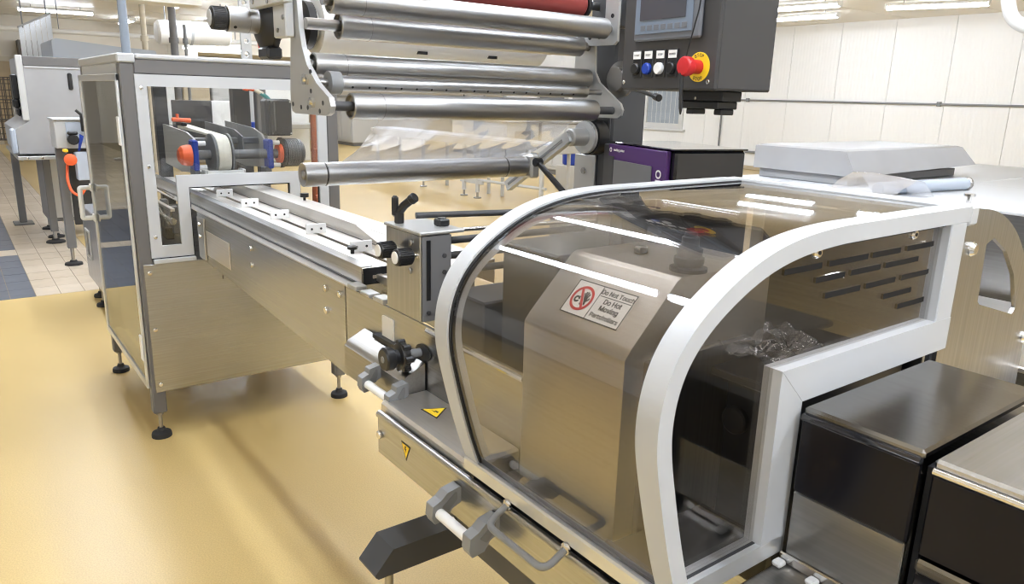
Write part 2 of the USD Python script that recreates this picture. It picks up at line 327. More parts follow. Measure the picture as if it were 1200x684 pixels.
ROWS = [(0.75, np.arange(-3.0-4*1.58, 5, 1.58)), (2.3, np.arange(-3.1-4*1.58, 5, 1.58)), (-2.3, [-14.5, -11.0, -8.6, -0.2, 2.2]), (-6.2, [-3.0, 0.0, 3.0]), (6.0, [-17.0, -14.5, -12.0, -9.0]), (9.2, [-19.5, -16.5, -13.5, -10.5, -7.5, -4.5, -1.5]), (9.2, [-22.0, -18.0, -15.0]), (12.8, [-2.6, -0.4, 1.8, 4.0, -22.5, -20.0, -17.5, -15.0]), (6.0, [-21.5]), (4.2, [-23.0, -17.0, -14.0])]
for y, xs in ROWS:
    for x in xs:
        lamp(float(x), y, ZL, 0, 'one of the linear ceiling lamps in rows above the hall')

# ================================================================== GUARD: curved smoked cover with a white frame
PROF = [(.705, .945), (.672, 1.045), (.650, 1.133), (.6385, 1.190), (.642, 1.252), (.661, 1.300), (.699, 1.345), (.753, 1.381), (.819, 1.412), (.899, 1.430), (1.007, 1.4385), (1.176, 1.4395), (1.40, 1.440)]
def smooth_profile(P, n=90):
    from scipy.interpolate import PchipInterpolator, splprep, splev
    P = np.array(P); tck, _ = splprep(P[:-2].T, s=2e-6, k=3); a = np.array(splev(np.linspace(0, 1, n), tck)).T
    return np.vstack([a, P[-2:]])
PR = smooth_profile(PROF)
def offset_in(P, d):
    P = np.asarray(P); T = np.gradient(P, axis=0); T /= np.linalg.norm(T, axis=1, keepdims=True)
    return P + d*np.stack([T[:, 1], -T[:, 0]], 1)
def band(d0, d1, P=PR): return Polygon(np.vstack([offset_in(P, d0), offset_in(P, d1)[::-1]])).buffer(0)
GX0, GX1 = -1.07, -0.548
g = Thing('safety_guard', 'curved smoked plastic safety guard with white aluminium frame in front of the camera', 'machine guard', (-0.81, 1.05, 0.92))
g.part('arch', prism(band(0, 0.03), 'x', GX0, GX0+0.040), 'alu_white')
g.part('arch', prism(band(0, 0.026), 'x', GX1-0.037, GX1), 'alu_white')
g.part('gasket', prism(band(0.004, 0.014), 'x', GX0+0.040, GX0+0.045), 'rubber')
g.part('gasket', prism(band(0.004, 0.014), 'x', GX1-0.041, GX1-0.037), 'rubber')
g.part('rear_panel', bx(-.945, GX1-.032, 1.385, 1.395, .94, 1.404, .001), 'steel_x')
g.part('curved_pane', prism(band(0.006, 0.010), 'x', GX0+0.045, GX1-0.041), 'smoked_pane', smooth=40)
g.part('rear_rail', bx(GX0, GX1, 1.40, 1.432, 1.405, 1.440, 0.004), 'alu_white')
g.part('front_rail', join(bx(GX0, GX1, 0.700, 0.726, 0.918, 0.946, 0.003)), 'alu_anodised')
g.part('front_gasket', bx(GX0+0.04, GX1-0.04, 0.711, 0.719, 0.946, 0.951), 'rubber')
# end panel on the near side: frame members of the stepped outline, then the pane with its ventilation slots
xa, xb = GX1-0.030, GX1
g.part('end_post', bx(xa, xb, 1.335, 1.392, 1.19, 1.4145, 0.002), 'alu_white')
g.part('end_post', prism([(.885, .968), (.945, .968), (.945, 1.185), (.885, 1.243)], 'x', xa, xb), 'alu_white')
g.part('end_rail', prism([(.945, 1.185), (1.392, 1.185), (1.392, 1.243), (.885, 1.243)], 'x', xa, xb+0.0005), 'alu_white')
g.part('end_rail', prism([(.725, .940), (.945, .940), (.945, .968), (.725, .968)], 'x', xa, xb), 'alu_anodised')
inner = Polygon(np.vstack([offset_in(PR, 0.024), [(1.345, 1.416), (1.345, 1.235), (.895, 1.235), (.895, .962), (.735, .962)]])).buffer(0)
slots = []
def slot(y0, y1, z): slots.append(sbox(y0, z-0.0035, y1, z+0.0035).buffer(0.0012))
for k, (z, a) in enumerate([(1.381, [(.885, .975), (.995, 1.10), (1.115, 1.20), (1.222, 1.312)]), (1.360, [(.965, 1.04), (1.058, 1.143), (1.16, 1.265)]),
                            (1.333, [(.995, 1.09), (1.108, 1.197), (1.218, 1.31)]), (1.308, [(1.168, 1.257)]), (1.284, [(1.22, 1.31)])]):
    for y0, y1 in a: slot(y0, y1, z)
g.part('end_pane', prism(inner.difference(union_all(slots)), 'x', GX1-0.020, GX1-0.015), 'smoked_pane', smooth=False)
for s_l in slots: g.part('vent_slot', prism(s_l.buffer(-.0005), 'x', GX1-0.0195, GX1-0.0155), 'black_matte', smooth=False)
g.part('pane_seal', prism(inner.difference(inner.buffer(-0.007)), 'x', GX1-0.015, GX1-0.010), 'rubber', smooth=False)
for y, z in [(.703, 1.306), (.698, 1.057), (.955, 1.402), (1.232, 1.404)]:
    b = g.part('pane_screw', lathe([(0.009, 0), (0.009, 0.003), (0.0065, 0.006)], (GX1-0.015, y, z), (1, 0, 0), 16), 'chrome')
    g.part('screw_socket', lathe([(0.003, 0), (0.003, 0.001)], (GX1-0.009, y, z), (1, 0, 0), 6), 'black', b)
hd = g.part('pull_handle', tube([(-0.925, 0.699, 0.914), (-0.925, 0.655, 0.890), (-0.768, 0.655, 0.890), (-0.768, 0.699, 0.914)], 0.0062, 12, 0.022), 'handle_grey', label='bent grey wire pull handle on the front rail')
for x in (-0.925, -0.768): g.part('handle_screw', lathe([(0.010, 0), (0.010, 0.004), (0.005, 0.006)], (x, 0.699, 0.914), (0, -1, 0), 14), 'chrome', hd)

# ================================================================== sealing-unit cover with the warning plate (inside the guard)
A, B = -0.972, -0.728
cv = [(.76, .915), (.76, 1.228), (.772, 1.243), (.862, 1.336), (.872, 1.341), (1.10, 1.341), (1.10, .915)]
t = Thing('sealing_unit_cover', 'satin stainless cover with sloped top inside the smoked guard, carrying a no-touch warning plate', 'machine cover', (-0.85, 0.93, 0.915))
t.part('shell', prism(Polygon(cv).buffer(-0.006).buffer(0.006), 'x', A, B), 'steel_satin', smooth=25)
t.part('side_flange', bx(B, B+0.012, .80, 1.05, .915, 1.22, 0.002), 'steel_z')
# plate lies on the slope: s along X, w up the slope
sl = np.array([0, .862-.772, 1.336-1.243]); sl /= np.linalg.norm(sl); nrm = np.cross([1, 0, 0], sl); o0 = np.array([0, .772, 1.243])
def onslope(poly2d, d0, d1, mat, name, parent=None, **k):
    e = prism(poly2d, 'z', d0, d1); v = e.vertices
    e.vertices = o0 + np.outer(v[:, 0], [1, 0, 0]) + np.outer(v[:, 1], sl) + np.outer(v[:, 2], nrm); e.fix_normals()
    return t.part(name, e, mat, parent, smooth=False, **k)
S0, S1, W0, W1 = -0.910, -0.775, 0.020, 0.086
pl = onslope(sbox(S0, W0, S1, W1), 0.0, 0.0012, 'sign_white', 'warning_plate', label='white warning plate with red no-touch circle')
rim = sbox(S0, W0, S1, W1); DV = S0+0.060
onslope(union_all([rim.difference(rim.buffer(-0.0014)), sbox(DV-0.0006, W0, DV+0.0006, W1)]), 0.0012, 0.0016, 'sign_black', 'border', pl)
cx, cw = (S0+DV)/2, (W0+W1)/2
ring = Point(cx, cw).buffer(0.0240, 40).difference(Point(cx, cw).buffer(0.0192, 40))
bar = affinity.rotate(sbox(cx-0.022, cw-0.0024, cx+0.022, cw+0.0024), -60, origin=(cx, cw))
onslope(union_all([ring, bar]), 0.0017, 0.0021, 'sign_red', 'prohibition_ring', pl)
palm = affinity.rotate(sbox(cx+0.001, cw-0.013, cx+0.011, cw+0.003).buffer(0.002), 8, origin=(cx, cw))
fing = [affinity.rotate(sbox(cx+0.0005+i*0.0029, cw+0.002, cx+0.0026+i*0.0029, cw+0.013+(0, .003, .003, .001)[i]).buffer(0.0006), (12, 4, -4, -14)[i], origin=(cx+0.006, cw)) for i in range(4)]
thumb = affinity.rotate(sbox(cx+0.010, cw-0.006, cx+0.0125, cw+0.006).buffer(0.0006), -38, origin=(cx+0.011, cw-0.006))
ga = Point(cx-0.012, cw-0.004).buffer(0.0075).difference(Point(cx-0.012, cw-0.004).buffer(0.0035)).union(sbox(cx-0.008, cw+0.001, cx-0.003, cw+0.004)).difference(sbox(cx-0.012, cw-0.006, cx-0.003, cw-0.0035))
onslope(affinity.scale(union_all([palm, *fing, thumb, ga]), .85, .85, origin=(cx, cw)).difference(bar.buffer(0.0008)), 0.0012, 0.0016, 'sign_black', 'hand_pictogram', pl)
def slope_text(txt, h, s, w, mat, name='lettering'):
    e = text_on(txt, h, o0 + np.array([1, 0, 0])*s + sl*w + nrm*0.0012, (1, 0, 0), sl, 0.0005); t.part(name, e, mat, pl, smooth=False)
TCX = (DV+S1)/2
onslope(sbox(DV+0.003, W1-0.0190, S1-0.003, W1-0.0178), 0.0012, 0.0015, 'sign_black', 'underline', pl)
slope_text('Do Not Touch', 0.0082, TCX, W1-0.0105, 'sign_black')
slope_text('Do Hot', 0.0090, TCX, W1-0.0265, 'sign_black')
slope_text('Moving', 0.0090, TCX, W1-0.0405, 'sign_black')
slope_text('Parts/rollers', 0.0080, TCX, W1-0.0545, 'sign_black')

t = Thing('adjusting_spindle', 'black stepped adjusting spindle standing on the flat top behind the sloped cover under the guard', 'machine part', (-0.785, 0.99, 1.341))
t.part('spindle', lathe([(.030, 0), (.030, .006), (.022, .008), (.024, .014), (.024, .022), (.020, .024), (.021, .036), (.014, .040), (.014, .054), (.010, .056), (.010, .062)], (-0.757, .92, 1.341), (0, 0, 1), 30), 'bracket_grey')
t = Thing('sealing_jaw_block', 'dark grey jaw block with small clamp on the flat top behind the sloped cover', 'machine part', (-0.93, 1.0, 1.341))
t.part('block', bx(-.965, -.93, 1.04, 1.09, 1.3415, 1.385, .004), 'column_grey'); t.part('clamp', bx(-.90, -.88, .94, .96, 1.3415, 1.355, .003), 'black')
# dark inner machinery behind and beside the cover
t = Thing('jaw_housing', 'dark brown-black jaw housing with round cap, low inside the right end of the guard', 'machine housing', (-0.65, 1.10, 0.805))
t.part('housing', bx(-.722, -.600, 1.00, 1.36, .805, 1.17, .006), 'black')
t.part('top_plate', bx(-.942, -.590, 1.105, 1.383, 1.171, 1.186, .003), 'black'); t.part('top_plate', bx(-.724, -.590, .95, 1.104, 1.171, 1.186, .003), 'black')
t.part('side_plate', bx(-.727, -.719, .86, .999, .95, 1.13, .003), 'column_grey')
t.part('round_cap', cyl((-.690, 1.0, 1.09), (-.690, .985, 1.09), .024, 28, .003), 'black')
t.part('lock_pin', cyl((-.625, 1.0, 1.06), (-.625, .99, 1.06), .009, 18, .002), 'black')
t = Thing('drip_tray', 'flat black tray at the bottom of the guard behind the near arch', 'tray', (-0.66, 0.83, 0.93))
t.part('tray', bx(-.722, -.585, .745, .965, .920, .932, .003), 'black'); t.part('lip', bx(-.722, -.585, .735, .745, .920, .940, .002), 'black')
n1, n2 = 60, 34
uu, vv = np.meshgrid(np.linspace(0, 1, n1), np.linspace(0, 1, n2), indexing='ij')
P3 = np.stack([-.715+.115*vv, 0.955+.16*uu, 1.205+0*uu], -1)
P3[..., 2] += 0.05*(meshkit.fbm(np.stack([uu*7, vv*3, 0*uu], -1), 3, 5)-.4) + 0.018*np.abs(np.sin(9*uu+4*vv+3*meshkit.noise(np.stack([uu*3, vv*3, 0*uu], -1), 2)))
idx = np.arange(n1*n2).reshape(n1, n2); q = np.stack([idx[:-1, :-1], idx[1:, :-1], idx[1:, 1:], idx[:-1, 1:]], -1).reshape(-1, 4)
cr = trimesh.Trimesh(P3.reshape(-1, 3), np.vstack([q[:, [0, 1, 2]], q[:, [0, 2, 3]]]), process=False)
cr2 = cr.copy(); cr2.vertices = cr2.vertices - [0, 0, 0.0006]; cr2.invert()
solo('crumpled_film_scrap', join(cr, cr2), 'wrap', 'crumpled clear plastic film lying on the dark jaw housing inside the guard', 'plastic film', smooth=True)

# ================================================================== wrapper body under the guard
t = Thing('wrapper_body', 'long stainless wrapping machine body with panels below the smoked guard', 'machine', (-0.9, 1.1, 0.0))
t.part('side_panel', bx(-1.90, -1.03, .842, .850, .872, 1.076, .001), 'steel_x')
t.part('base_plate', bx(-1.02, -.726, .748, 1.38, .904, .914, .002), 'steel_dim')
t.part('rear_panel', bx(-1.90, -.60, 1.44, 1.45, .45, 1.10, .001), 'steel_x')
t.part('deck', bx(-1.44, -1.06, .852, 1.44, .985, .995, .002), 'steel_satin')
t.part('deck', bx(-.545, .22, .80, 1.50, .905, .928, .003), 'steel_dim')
t.part('inner_block', bx(-1.44, -1.30, .90, 1.40, 1.0, 1.16, .004), 'column_grey'); t.part('inner_block', bx(-1.26, -1.075, .92, 1.355, 1.0, 1.305, .004), 'bracket_grey')
t.part('inner_cabinet', join(bx(-1.065, -.975, .84, 1.10, .75, 1.20, .004), bx(-1.065, -.978, .832, .84, .985, 1.185, .002)), 'steel_z')
t.part('back_block', bx(-1.025, -.985, 1.0, 1.38, .93, 1.392, .004), 'column_grey')
t.part('top_lip', tube([(-1.45, .845, 1.066), (-1.075, .845, 1.066)], .008, 10), 'chrome')
# boxed control cover with the yellow triangles
c = t.part('front_cover', bx(-1.445, -1.075, .716, .841, .80, .921, .006), 'steel_satin')
f_ = t.part('front_panel', join(bx(-1.425, -.30, .698, .712, .803, .896, .004), tube([(-1.425, .704, .898), (-.30, .704, .898)], .009, 12)), 'steel_x')
t.part('lower_body', bx(-.92, .2, 1.02, 1.40, .30, .80, .004), 'steel_x')
t.part('rail_support', bx(-1.06, -.30, .716, .74, .80, .912, .003), 'black')
def tri(x, y, z, top, s=.036):
    if top: outer = Polygon([(x-.030, y-.016), (x-.005, y+.036), (x+.032, y-.012)]); ax, d0 = 'z', z
    else: outer = Polygon([(x-s/2, z+s*.45), (x+s/2, z+s*.42), (x+.002, z-s*.52)]); ax, d0 = 'y', y
    sg = 1 if top else -1
    pp = t.part('hazard_sticker', prism(outer, ax, d0, d0+sg*.0008), 'sign_black', c if top else f_, smooth=False, label='yellow electric-hazard triangle on the ' + ('cover top' if top else 'front panel'))
    t.part('hazard_sticker', prism(outer.buffer(-.0026), ax, d0+sg*.0008, d0+sg*.0013), 'yellow', c if top else f_, smooth=False)
    cx_, cy_ = outer.centroid.x, outer.centroid.y
    bolt_ = Polygon([(-.1, .42), (.16, .42), (.02, .1), (.2, .12), (-.06, -.45), (.0, -.05), (-.2, -.03)])
    bolt_ = affinity.translate(affinity.scale(affinity.rotate(bolt_, -70 if top else 0, origin=(0, 0)), s*.5, s*.5, origin=(0, 0)), cx_, cy_)
    t.part('flash_mark', prism(bolt_, ax, d0+sg*.0013, d0+sg*.0016), 'sign_black', c if top else f_, smooth=False)
tri(-1.318, .784, .9212, True, .046); tri(-1.290, .6978, .862, False, .040)
t.part('latch_screw', bolt((-1.408, .698, .855), (0, -1, 0), .010, .008), 'chrome')
# side chute, oval hole and hand wheel on the vertical panel
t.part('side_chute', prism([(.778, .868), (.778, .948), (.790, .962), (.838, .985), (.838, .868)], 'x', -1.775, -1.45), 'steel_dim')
t.part('chute_slot', bx(-1.70, -1.50, .824, .8415, .982, .994, .001), 'black')
oval = prism(affinity.scale(Point(-1.462, 1.008).buffer(.020, 24), 1.7, 1.0), 'y', .8385, .8415); t.part('oval_opening', oval, 'black')
t.part('blank_plate', prism(sbox(-1.668, .985, -1.615, 1.045).buffer(.004), 'y', .8385, .8418), 'belt_cream', label='small cream blanking plate beside the hand wheel')
hw = t.part('hand_wheel', join(lathe([(.030, 0), (.034, .004), (.034, .016), (.030, .020), (.018, .022), (.018, .034), (.026, .036), (.028, .040), (.028, .056), (.024, .060)], (-1.475, .800, 1.005), (0, -1, 0), 36), *[cyl((-1.475+.032*math.cos(a), .800, 1.005+.032*math.sin(a)), (-1.475+.032*math.cos(a), .782, 1.005+.032*math.sin(a)), .008, 10) for a in np.arange(7)*2*math.pi/7]), 'black', label='black fluted hand wheel')
t.part('wheel_shaft', cyl((-1.475, .842, 1.005), (-1.475, .79, 1.005), .011, 18), 'handle_grey', hw); t.part('wheel_cap', cyl((-1.475, .743, 1.005), (-1.475, .738, 1.005), .008, 18, .001), 'handle_grey', hw)
# hinge latches on the deck by the near boxes
for x in (-.545, -.49): t.part('latch', bx(x, x+.016, .912, .930, .9285, .938, .003), 'light_grey')
t.part('latch_rail', bx(-.545, -.40, .932, .942, .9285, .945, .002), 'chrome')

def bar_handle(name, label, xs, yw, z, yo):
    h = Thing(name, label, 'handle', ((xs[0]+xs[1])/2, yw, z))
    for x in xs:
        pr = Polygon([(yw, z+.030), (yw, z-.004), (yw-.020, z-.012), (yo+.016, z-.030), (yo-.010, z-.034), (yo-.016, z-.020), (yo-.014, z+.004), (yo+.004, z+.012), (yw-.030, z+.024)]).buffer(-.003).buffer(.003)
        h.part('bracket', prism(pr, 'x', x-.0125, x+.0125), 'handle_grey')
        h.part('slot_recess', join(prism(Polygon([(yw-.012, z+.018), (yw-.012, z+.006), (yo+.020, z-.010), (yo+.010, z-.002)]).buffer(.003), 'x', x-.0132, x+.0132)), 'mid_grey')
    h.part('grip', cyl((xs[0], yo+.001, z-.014), (xs[1], yo+.001, z-.014), .0105, 20), 'white_plastic', label='white tubular grip')
bar_handle('door_handle', 'grey bracket handle with white tube grip on the tan front panel, below the guard', (-1.085, -.958), .698, .852, .650)
bar_handle('door_handle', 'grey bracket handle with white tube grip on the side chute, near the black hand wheel', (-1.575, -1.435), .778, .928, .742)

t = Thing('machine_leg', 'dark grey boxed outrigger leg with chamfered nose sticking out under the stainless front panel', 'machine leg', (-1.25, .72, .62))
nose = [(.605, .607), (.605, .612), (.648, .660), (1.02, .660), (1.02, .600), (.612, .600)]
t.part('beam', prism(Polygon(nose), 'x', -1.338, -1.258), 'bracket_grey', smooth=20)
t.part('foot_rod', cyl((-1.285, .65, .03), (-1.285, .65, .605), .010, 14), 'shaft_steel')
t.part('foot_pad', foot_meshes(-1.285, .65, .5)[0], 'rubber')
t.part('long_beam', bx(-1.22, .2, .735, .80, .715, .7985, .004), 'bracket_grey')
t.part('end_bolt', bolt((-1.15, .735, .76), (0, -1, 0), .006), 'chrome')

# ================================================================== black covered boxes at the right edge
t = Thing('cover_box', 'glossy black-fronted cover box with tan steel lower front, directly right of the guard frame', 'machine cover', (-.45, 1.12, .93))
t.part('body', bx(-.538, -.372, .945, 1.31, .945, 1.150, .003), 'dark_steel')
t.part('front_upper', bx(-.538, -.372, .932, .944, 1.050, 1.166, .003), 'box_black', label='glossy black upper front')
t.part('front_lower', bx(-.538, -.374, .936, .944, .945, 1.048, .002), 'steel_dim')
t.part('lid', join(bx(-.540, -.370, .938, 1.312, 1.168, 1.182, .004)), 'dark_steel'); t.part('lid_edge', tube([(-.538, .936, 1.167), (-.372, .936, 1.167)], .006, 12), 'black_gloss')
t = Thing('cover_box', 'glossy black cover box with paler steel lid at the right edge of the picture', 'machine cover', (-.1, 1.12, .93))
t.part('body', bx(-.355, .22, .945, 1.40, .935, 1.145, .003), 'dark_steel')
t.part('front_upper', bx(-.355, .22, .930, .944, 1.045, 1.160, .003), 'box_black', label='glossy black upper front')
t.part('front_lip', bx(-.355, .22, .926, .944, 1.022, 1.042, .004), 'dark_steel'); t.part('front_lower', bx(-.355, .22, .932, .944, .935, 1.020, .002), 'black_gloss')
t.part('lid', bx(-.358, .22, .938, 1.405, 1.163, 1.177, .004), 'steel_y'); t.part('lid_edge', tube([(-.355, .935, 1.162), (.22, .935, 1.162)], .005, 12), 'chrome')
t.part('knob', lathe([(.010, 0), (.010, .01), (.006, .014)], (-.30, .932, .985), (0, -1, 0), 18), 'chrome')
solo('gap_plate', bx(-.369, -.360, .95, 1.32, .93, 1.16, .001), 'black_matte', 'narrow black plate in the gap between the two black cover boxes', 'plate')

# quarter-round steel guard plate with cut-out
pl_ = Polygon([(1.43, .95), (1.43, 1.405), (1.437, 1.428), (1.455, 1.436), (1.475, 1.430)] + [(1.50+.36*math.sin(a), 1.06+.365*math.cos(a)) for a in np.linspace(.05, 1.55, 22)] + [(1.865, .95)])
hole = Polygon([(1.566, 1.350), (1.575, 1.243), (1.582, 1.238), (1.755, 1.192), (1.762, 1.200), (1.72, 1.272), (1.66, 1.325), (1.59, 1.358)]).buffer(.006)
t = Thing('quarter_plate', 'flat stainless quarter-round plate with a triangular cut-out, standing right of the guard', 'machine plate', (-.57, 1.6, .95))
t.part('plate', prism(pl_.difference(hole), 'x', -.583, -.575), 'steel_z', smooth=20)
for y, z in [(1.492, 1.352), (1.845, 1.12)]: t.part('bolt', lathe([(.014, 0), (.014, .004), (.009, .010)], (-.575, y, z), (1, 0, 0), 18), 'chrome')
t.part('spacer', bx(-.62, -.583, 1.425, 1.44, .95, 1.40, .002), 'column_grey')
t = Thing('outfeed_machine', 'stainless outfeed machine with flat top behind the quarter-round plate', 'machine', (-.4, 2.1, 0))
t.part('body', bx(-1.15, -.50, 1.95, 2.50, .25, 1.02, .006), 'steel_x'); t.part('top', bx(-1.16, -.50, 1.90, 2.55, 1.021, 1.035, .003), 'steel_satin')
t.part('front_skirt', bx(-.565, -.45, 1.52, 1.94, .55, .98, .004), 'steel_satin')
t.part('slot_strip', bx(-1.0, -.5, 1.940, 1.95, .86, .90, .002), 'black')

# lidded grey machine and table behind
t = Thing('outfeed_table', 'bright stainless outfeed table behind the guard, at the right', 'table', (-.6, 3.4, 0))
t.part('top', bx(-1.50, -.72, 2.62, 3.46, 1.288, 1.300, .003), 'alu_white'); t.part('top', bx(-2.2, -1.505, 2.95, 5.2, 1.262, 1.274, .003), 'alu_white'); t.part('top', bx(-1.504, -.62, 3.50, 5.2, 1.262, 1.274, .003), 'alu_white')
t.part('edge_rail', bx(-1.50, -.72, 3.463, 3.485, 1.27, 1.298, .003), 'shaft_steel'); t.part('front_skirt', bx(-1.49, -.74, 2.63, 2.64, .95, 1.287, .002), 'steel_x')
for x, y in [(-1.45, 2.68), (-.78, 2.68), (-2.1, 5.1), (-.7, 5.1), (-2.1, 3.05)]: t.part('leg', bx(x-.03, x+.03, y-.03, y+.03, 0.0, 1.26, .004), 'steel_z')
for x, y in [(-1.08, 2.72), (-.80, 3.05), (-1.02, 3.3)]: t.part('thumb_screw', lathe([(.008, 0), (.008, .02), (.018, .022), (.018, .030)], (x, y, 1.300), (0, 0, 1), 12), 'chrome')
t = Thing('lidded_machine', 'grey machine with slant-sided lid standing behind the guard, against the ribbed wall', 'machine', (-1.95, 3.6, 1.25))
t.part('lid', hull([(-2.16, 3.03, 1.418), (-1.71, 3.03, 1.418), (-1.71, 4.12, 1.418), (-2.16, 4.12, 1.418), (-2.16, 3.03, 1.315), (-1.655, 3.03, 1.315), (-1.655, 4.17, 1.335), (-2.16, 4.17, 1.335), (-2.14, 3.05, 1.425), (-1.73, 3.05, 1.425), (-1.73, 4.10, 1.425), (-2.14, 4.10, 1.425)]), 'machine_grey', smooth=15)
t.part('body', join(bx(-2.14, -1.70, 3.05, 3.13, 1.2745, 1.314, .003), bx(-2.14, -1.95, 3.13, 4.1, 1.2745, 1.314, .003)), 'machine_grey')
t.part('recess', bx(-1.949, -1.72, 3.131, 4.10, 1.276, 1.314, .003), 'beam_grey')
t = Thing('steel_tube', 'heat-tinted steel tube lying on the outfeed table under the grey lid', 'tube', (-1.3, 2.9, 1.30))
t.part('tube', cyl((-1.335, 2.60, 1.324), (-1.275, 3.15, 1.324), .023, 28, .004), 'blue_grey'); t.part('end_cap', cyl((-1.275, 3.15, 1.324), (-1.273, 3.17, 1.324), .0245, 28, .004), 'shaft_steel')
cs = [(2.44+.32*k, 1.302+h) for k, h in ((0, 0), (.25, .045), (.55, .072), (.72, .066), (1, 0))]
sh = np.array(cs); v = []
for x, k in ((-1.44, 1.0), (-1.37, 1.05), (-1.29, .98), (-1.21, .85)): v.append(np.c_[np.full(5, x), sh[:, 0], 1.302+(sh[:, 1]-1.302)*k])
v = np.array(v); vi = np.arange(20).reshape(4, 5); q = np.stack([vi[:-1, :-1], vi[1:, :-1], vi[1:, 1:], vi[:-1, 1:]], -1).reshape(-1, 4)
sm = trimesh.Trimesh(v.reshape(-1, 3), np.vstack([q[:, :3], q[:, [0, 2, 3]]]), process=False); sm = sm.subdivide().subdivide(); s2 = sm.copy(); s2.vertices = s2.vertices-[0, 0, .002]; s2.invert()
solo('clear_hood', join(sm, s2), 'film', 'bent clear plastic hood on the outfeed table beside the heat-tinted tube', 'plastic hood', smooth=True)

# white hose hanging in the top right corner
t = Thing('white_hose', 'loop of white flexible hose hanging in the top right corner', 'hose', (-1.1, 3.0, 1.9))
t.part('hose', tube([(-1.19, 3.0, 3.1), (-1.19, 3.0, 1.99), (-1.16, 3.0, 1.90), (-1.05, 3.0, 1.855), (-.9, 3.0, 1.87), (-.78, 3.0, 1.96), (-.75, 3.0, 2.2), (-.75, 3.0, 3.1)], .022, 16, .12), 'pvc_white')

# ================================================================== black marking printer with purple label
U = np.array([-.960, .280, 0]); V = np.array([.22, .9755, 0]); P0 = np.array([-1.275, 1.45, 0]); W, D, ZT, ZB = .355, .235, 1.481, 1.300
def quadbox(u0, u1, v0, v1, z0, z1, c=.004):
    b = bx(u0, u1, v0, v1, z0, z1, c); vv_ = b.vertices; b.vertices = P0 + np.outer(vv_[:, 0], U) + np.outer(vv_[:, 1], V) + np.outer(vv_[:, 2], [0, 0, 1]); b.fix_normals(); return b
t = Thing('marking_printer', 'black marking printer with purple front label and grey screen, under the control box', 'printer', (-1.4, 1.6, 1.30))
t.part('case', quadbox(0, W-.02, .012, D, ZB, ZT, .006), 'black_gloss')
t.part('lid', quadbox(-.004, W, .002, D+.004, ZT+.0005, ZT+.005, .002), 'black_gloss')
t.part('side_cheek', quadbox(W-.019, W+.025, .004, D, ZB, ZT-.004, .003), 'column_grey')
fr = t.part('front_bezel', quadbox(.02, W-.022, -.004, .011, ZB, ZT-.002, .002), 'purple', label='purple front label panel')
t.part('screen', quadbox(.085, W-.060, -.007, -.0045, ZB+.005, ZT-.045, .001), 'mid_grey', fr); t.part('grey_strip', quadbox(W-.058, W-.024, -.007, -.0045, ZB+.003, ZT-.036, .001), 'bracket_grey', fr)
UU = -U
def ptext(txt, h, uu_, z, x, y, name='lettering'):
    e = text_on(txt, h, P0 + U*uu_ + V*(-.0046) + np.array([0, 0, z]), x, y, .0006); t.part(name, e, 'sign_white', fr, smooth=False)
ptext('OPX', .024, .052, ZT-.085, (0, 0, -1), UU); ptext('marking', .0075, .052, ZT-.135, (0, 0, -1), UU)
ptext('marking printer', .0065, W-.085, ZT-.018, UU, (0, 0, 1))
e = trimesh.creation.annulus(.004, .0065, .0008, sections=24); R = np.eye(4); R[:3, 0], R[:3, 1], R[:3, 2] = UU, (0, 0, 1), np.cross(UU, (0, 0, 1)); R[:3, 3] = P0+U*(W-.036)+V*(-.005)+np.array([0, 0, ZT-.018]); e.apply_transform(R)
t.part('logo_ring', e, 'sign_white', fr)
t.part('pedestal', quadbox(.06, W-.08, .05, D-.03, .86, ZB-.0005, .004), 'column_grey')

# ================================================================== grey column, control box
t = Thing('machine_column', 'dark grey square steel column carrying the film rollers and the control box', 'column', (-1.71, 1.68, 0))
t.part('post', bx(-1.775, -1.655, 1.605, 1.745, 0.0, 2.6, .006), 'column_grey')
t.part('post_face', bx(-1.773, -1.66, 1.598, 1.605, .9, 1.62, .002), 'bracket_grey')
t.part('service_plate', bx(-1.80, -1.705, 1.588, 1.5975, 1.10, 1.435, .002), 'alu_plate', label='bright service plate with lock on the column side')
t.part('plate_lock', lathe([(.010, 0), (.010, .003), (.004, .004)], (-1.755, 1.588, 1.385), (0, -1, 0), 16), 'shaft_steel')
t.part('support_arm', bx(-1.66, -1.25, 1.60, 1.70, 1.83, 1.93, .006), 'column_grey')
t.part('flange', lathe([(.052, 0), (.052, .010), (.034, .013), (.034, .03)], (-1.625, 1.604, 1.66), (0, -1, 0), 32), 'shaft_steel')
t.part('base_plate', bx(-1.85, -1.58, 1.53, 1.82, 0, .015, .003), 'column_grey')

HX0, HX1, HY, HZ0, HZ1 = -1.292, -1.000, 1.250, 1.6255, 1.96
piv, ang = (HX1, HY, 0), math.radians(-4.5)
def hm(mesh): return turn(mesh, ang, (0, 0, 1), piv)
t = Thing('control_box', 'dark grey operator control box with screen, push buttons and red emergency stop', 'control panel', (-1.15, 1.33, 1.6255))
t.part('housing', hm(bx(HX0, HX1, HY, HY+.165, HZ0, HZ1, .003)), 'hmi_grey')
fp = t.part('front_plate', hm(bx(HX0+.004, HX1-.002, HY-.003, HY-.0002, HZ0+.003, HZ1, .001)), 'hmi_grey')
sc = t.part('screen_bezel', hm(bx(-1.245, -1.043, HY-.014, HY-.0035, 1.728, 1.925, .004)), 'screen_bezel')
t.part('screen_frame', hm(bx(-1.238, -1.064, HY-.0165, HY-.0142, 1.742, 1.92, .001)), 'hmi_bezel', sc); t.part('screen', hm(bx(-1.222, -1.083, HY-.0180, HY-.0167, 1.770, 1.91, .0005)), 'screen_grey', sc)
for k in range(7): t.part('soft_key', hm(bx(-1.218+.021*k, -1.203+.021*k, HY-.0175, HY-.0167, 1.749, 1.760, .0005)), 'screen_bezel', sc)
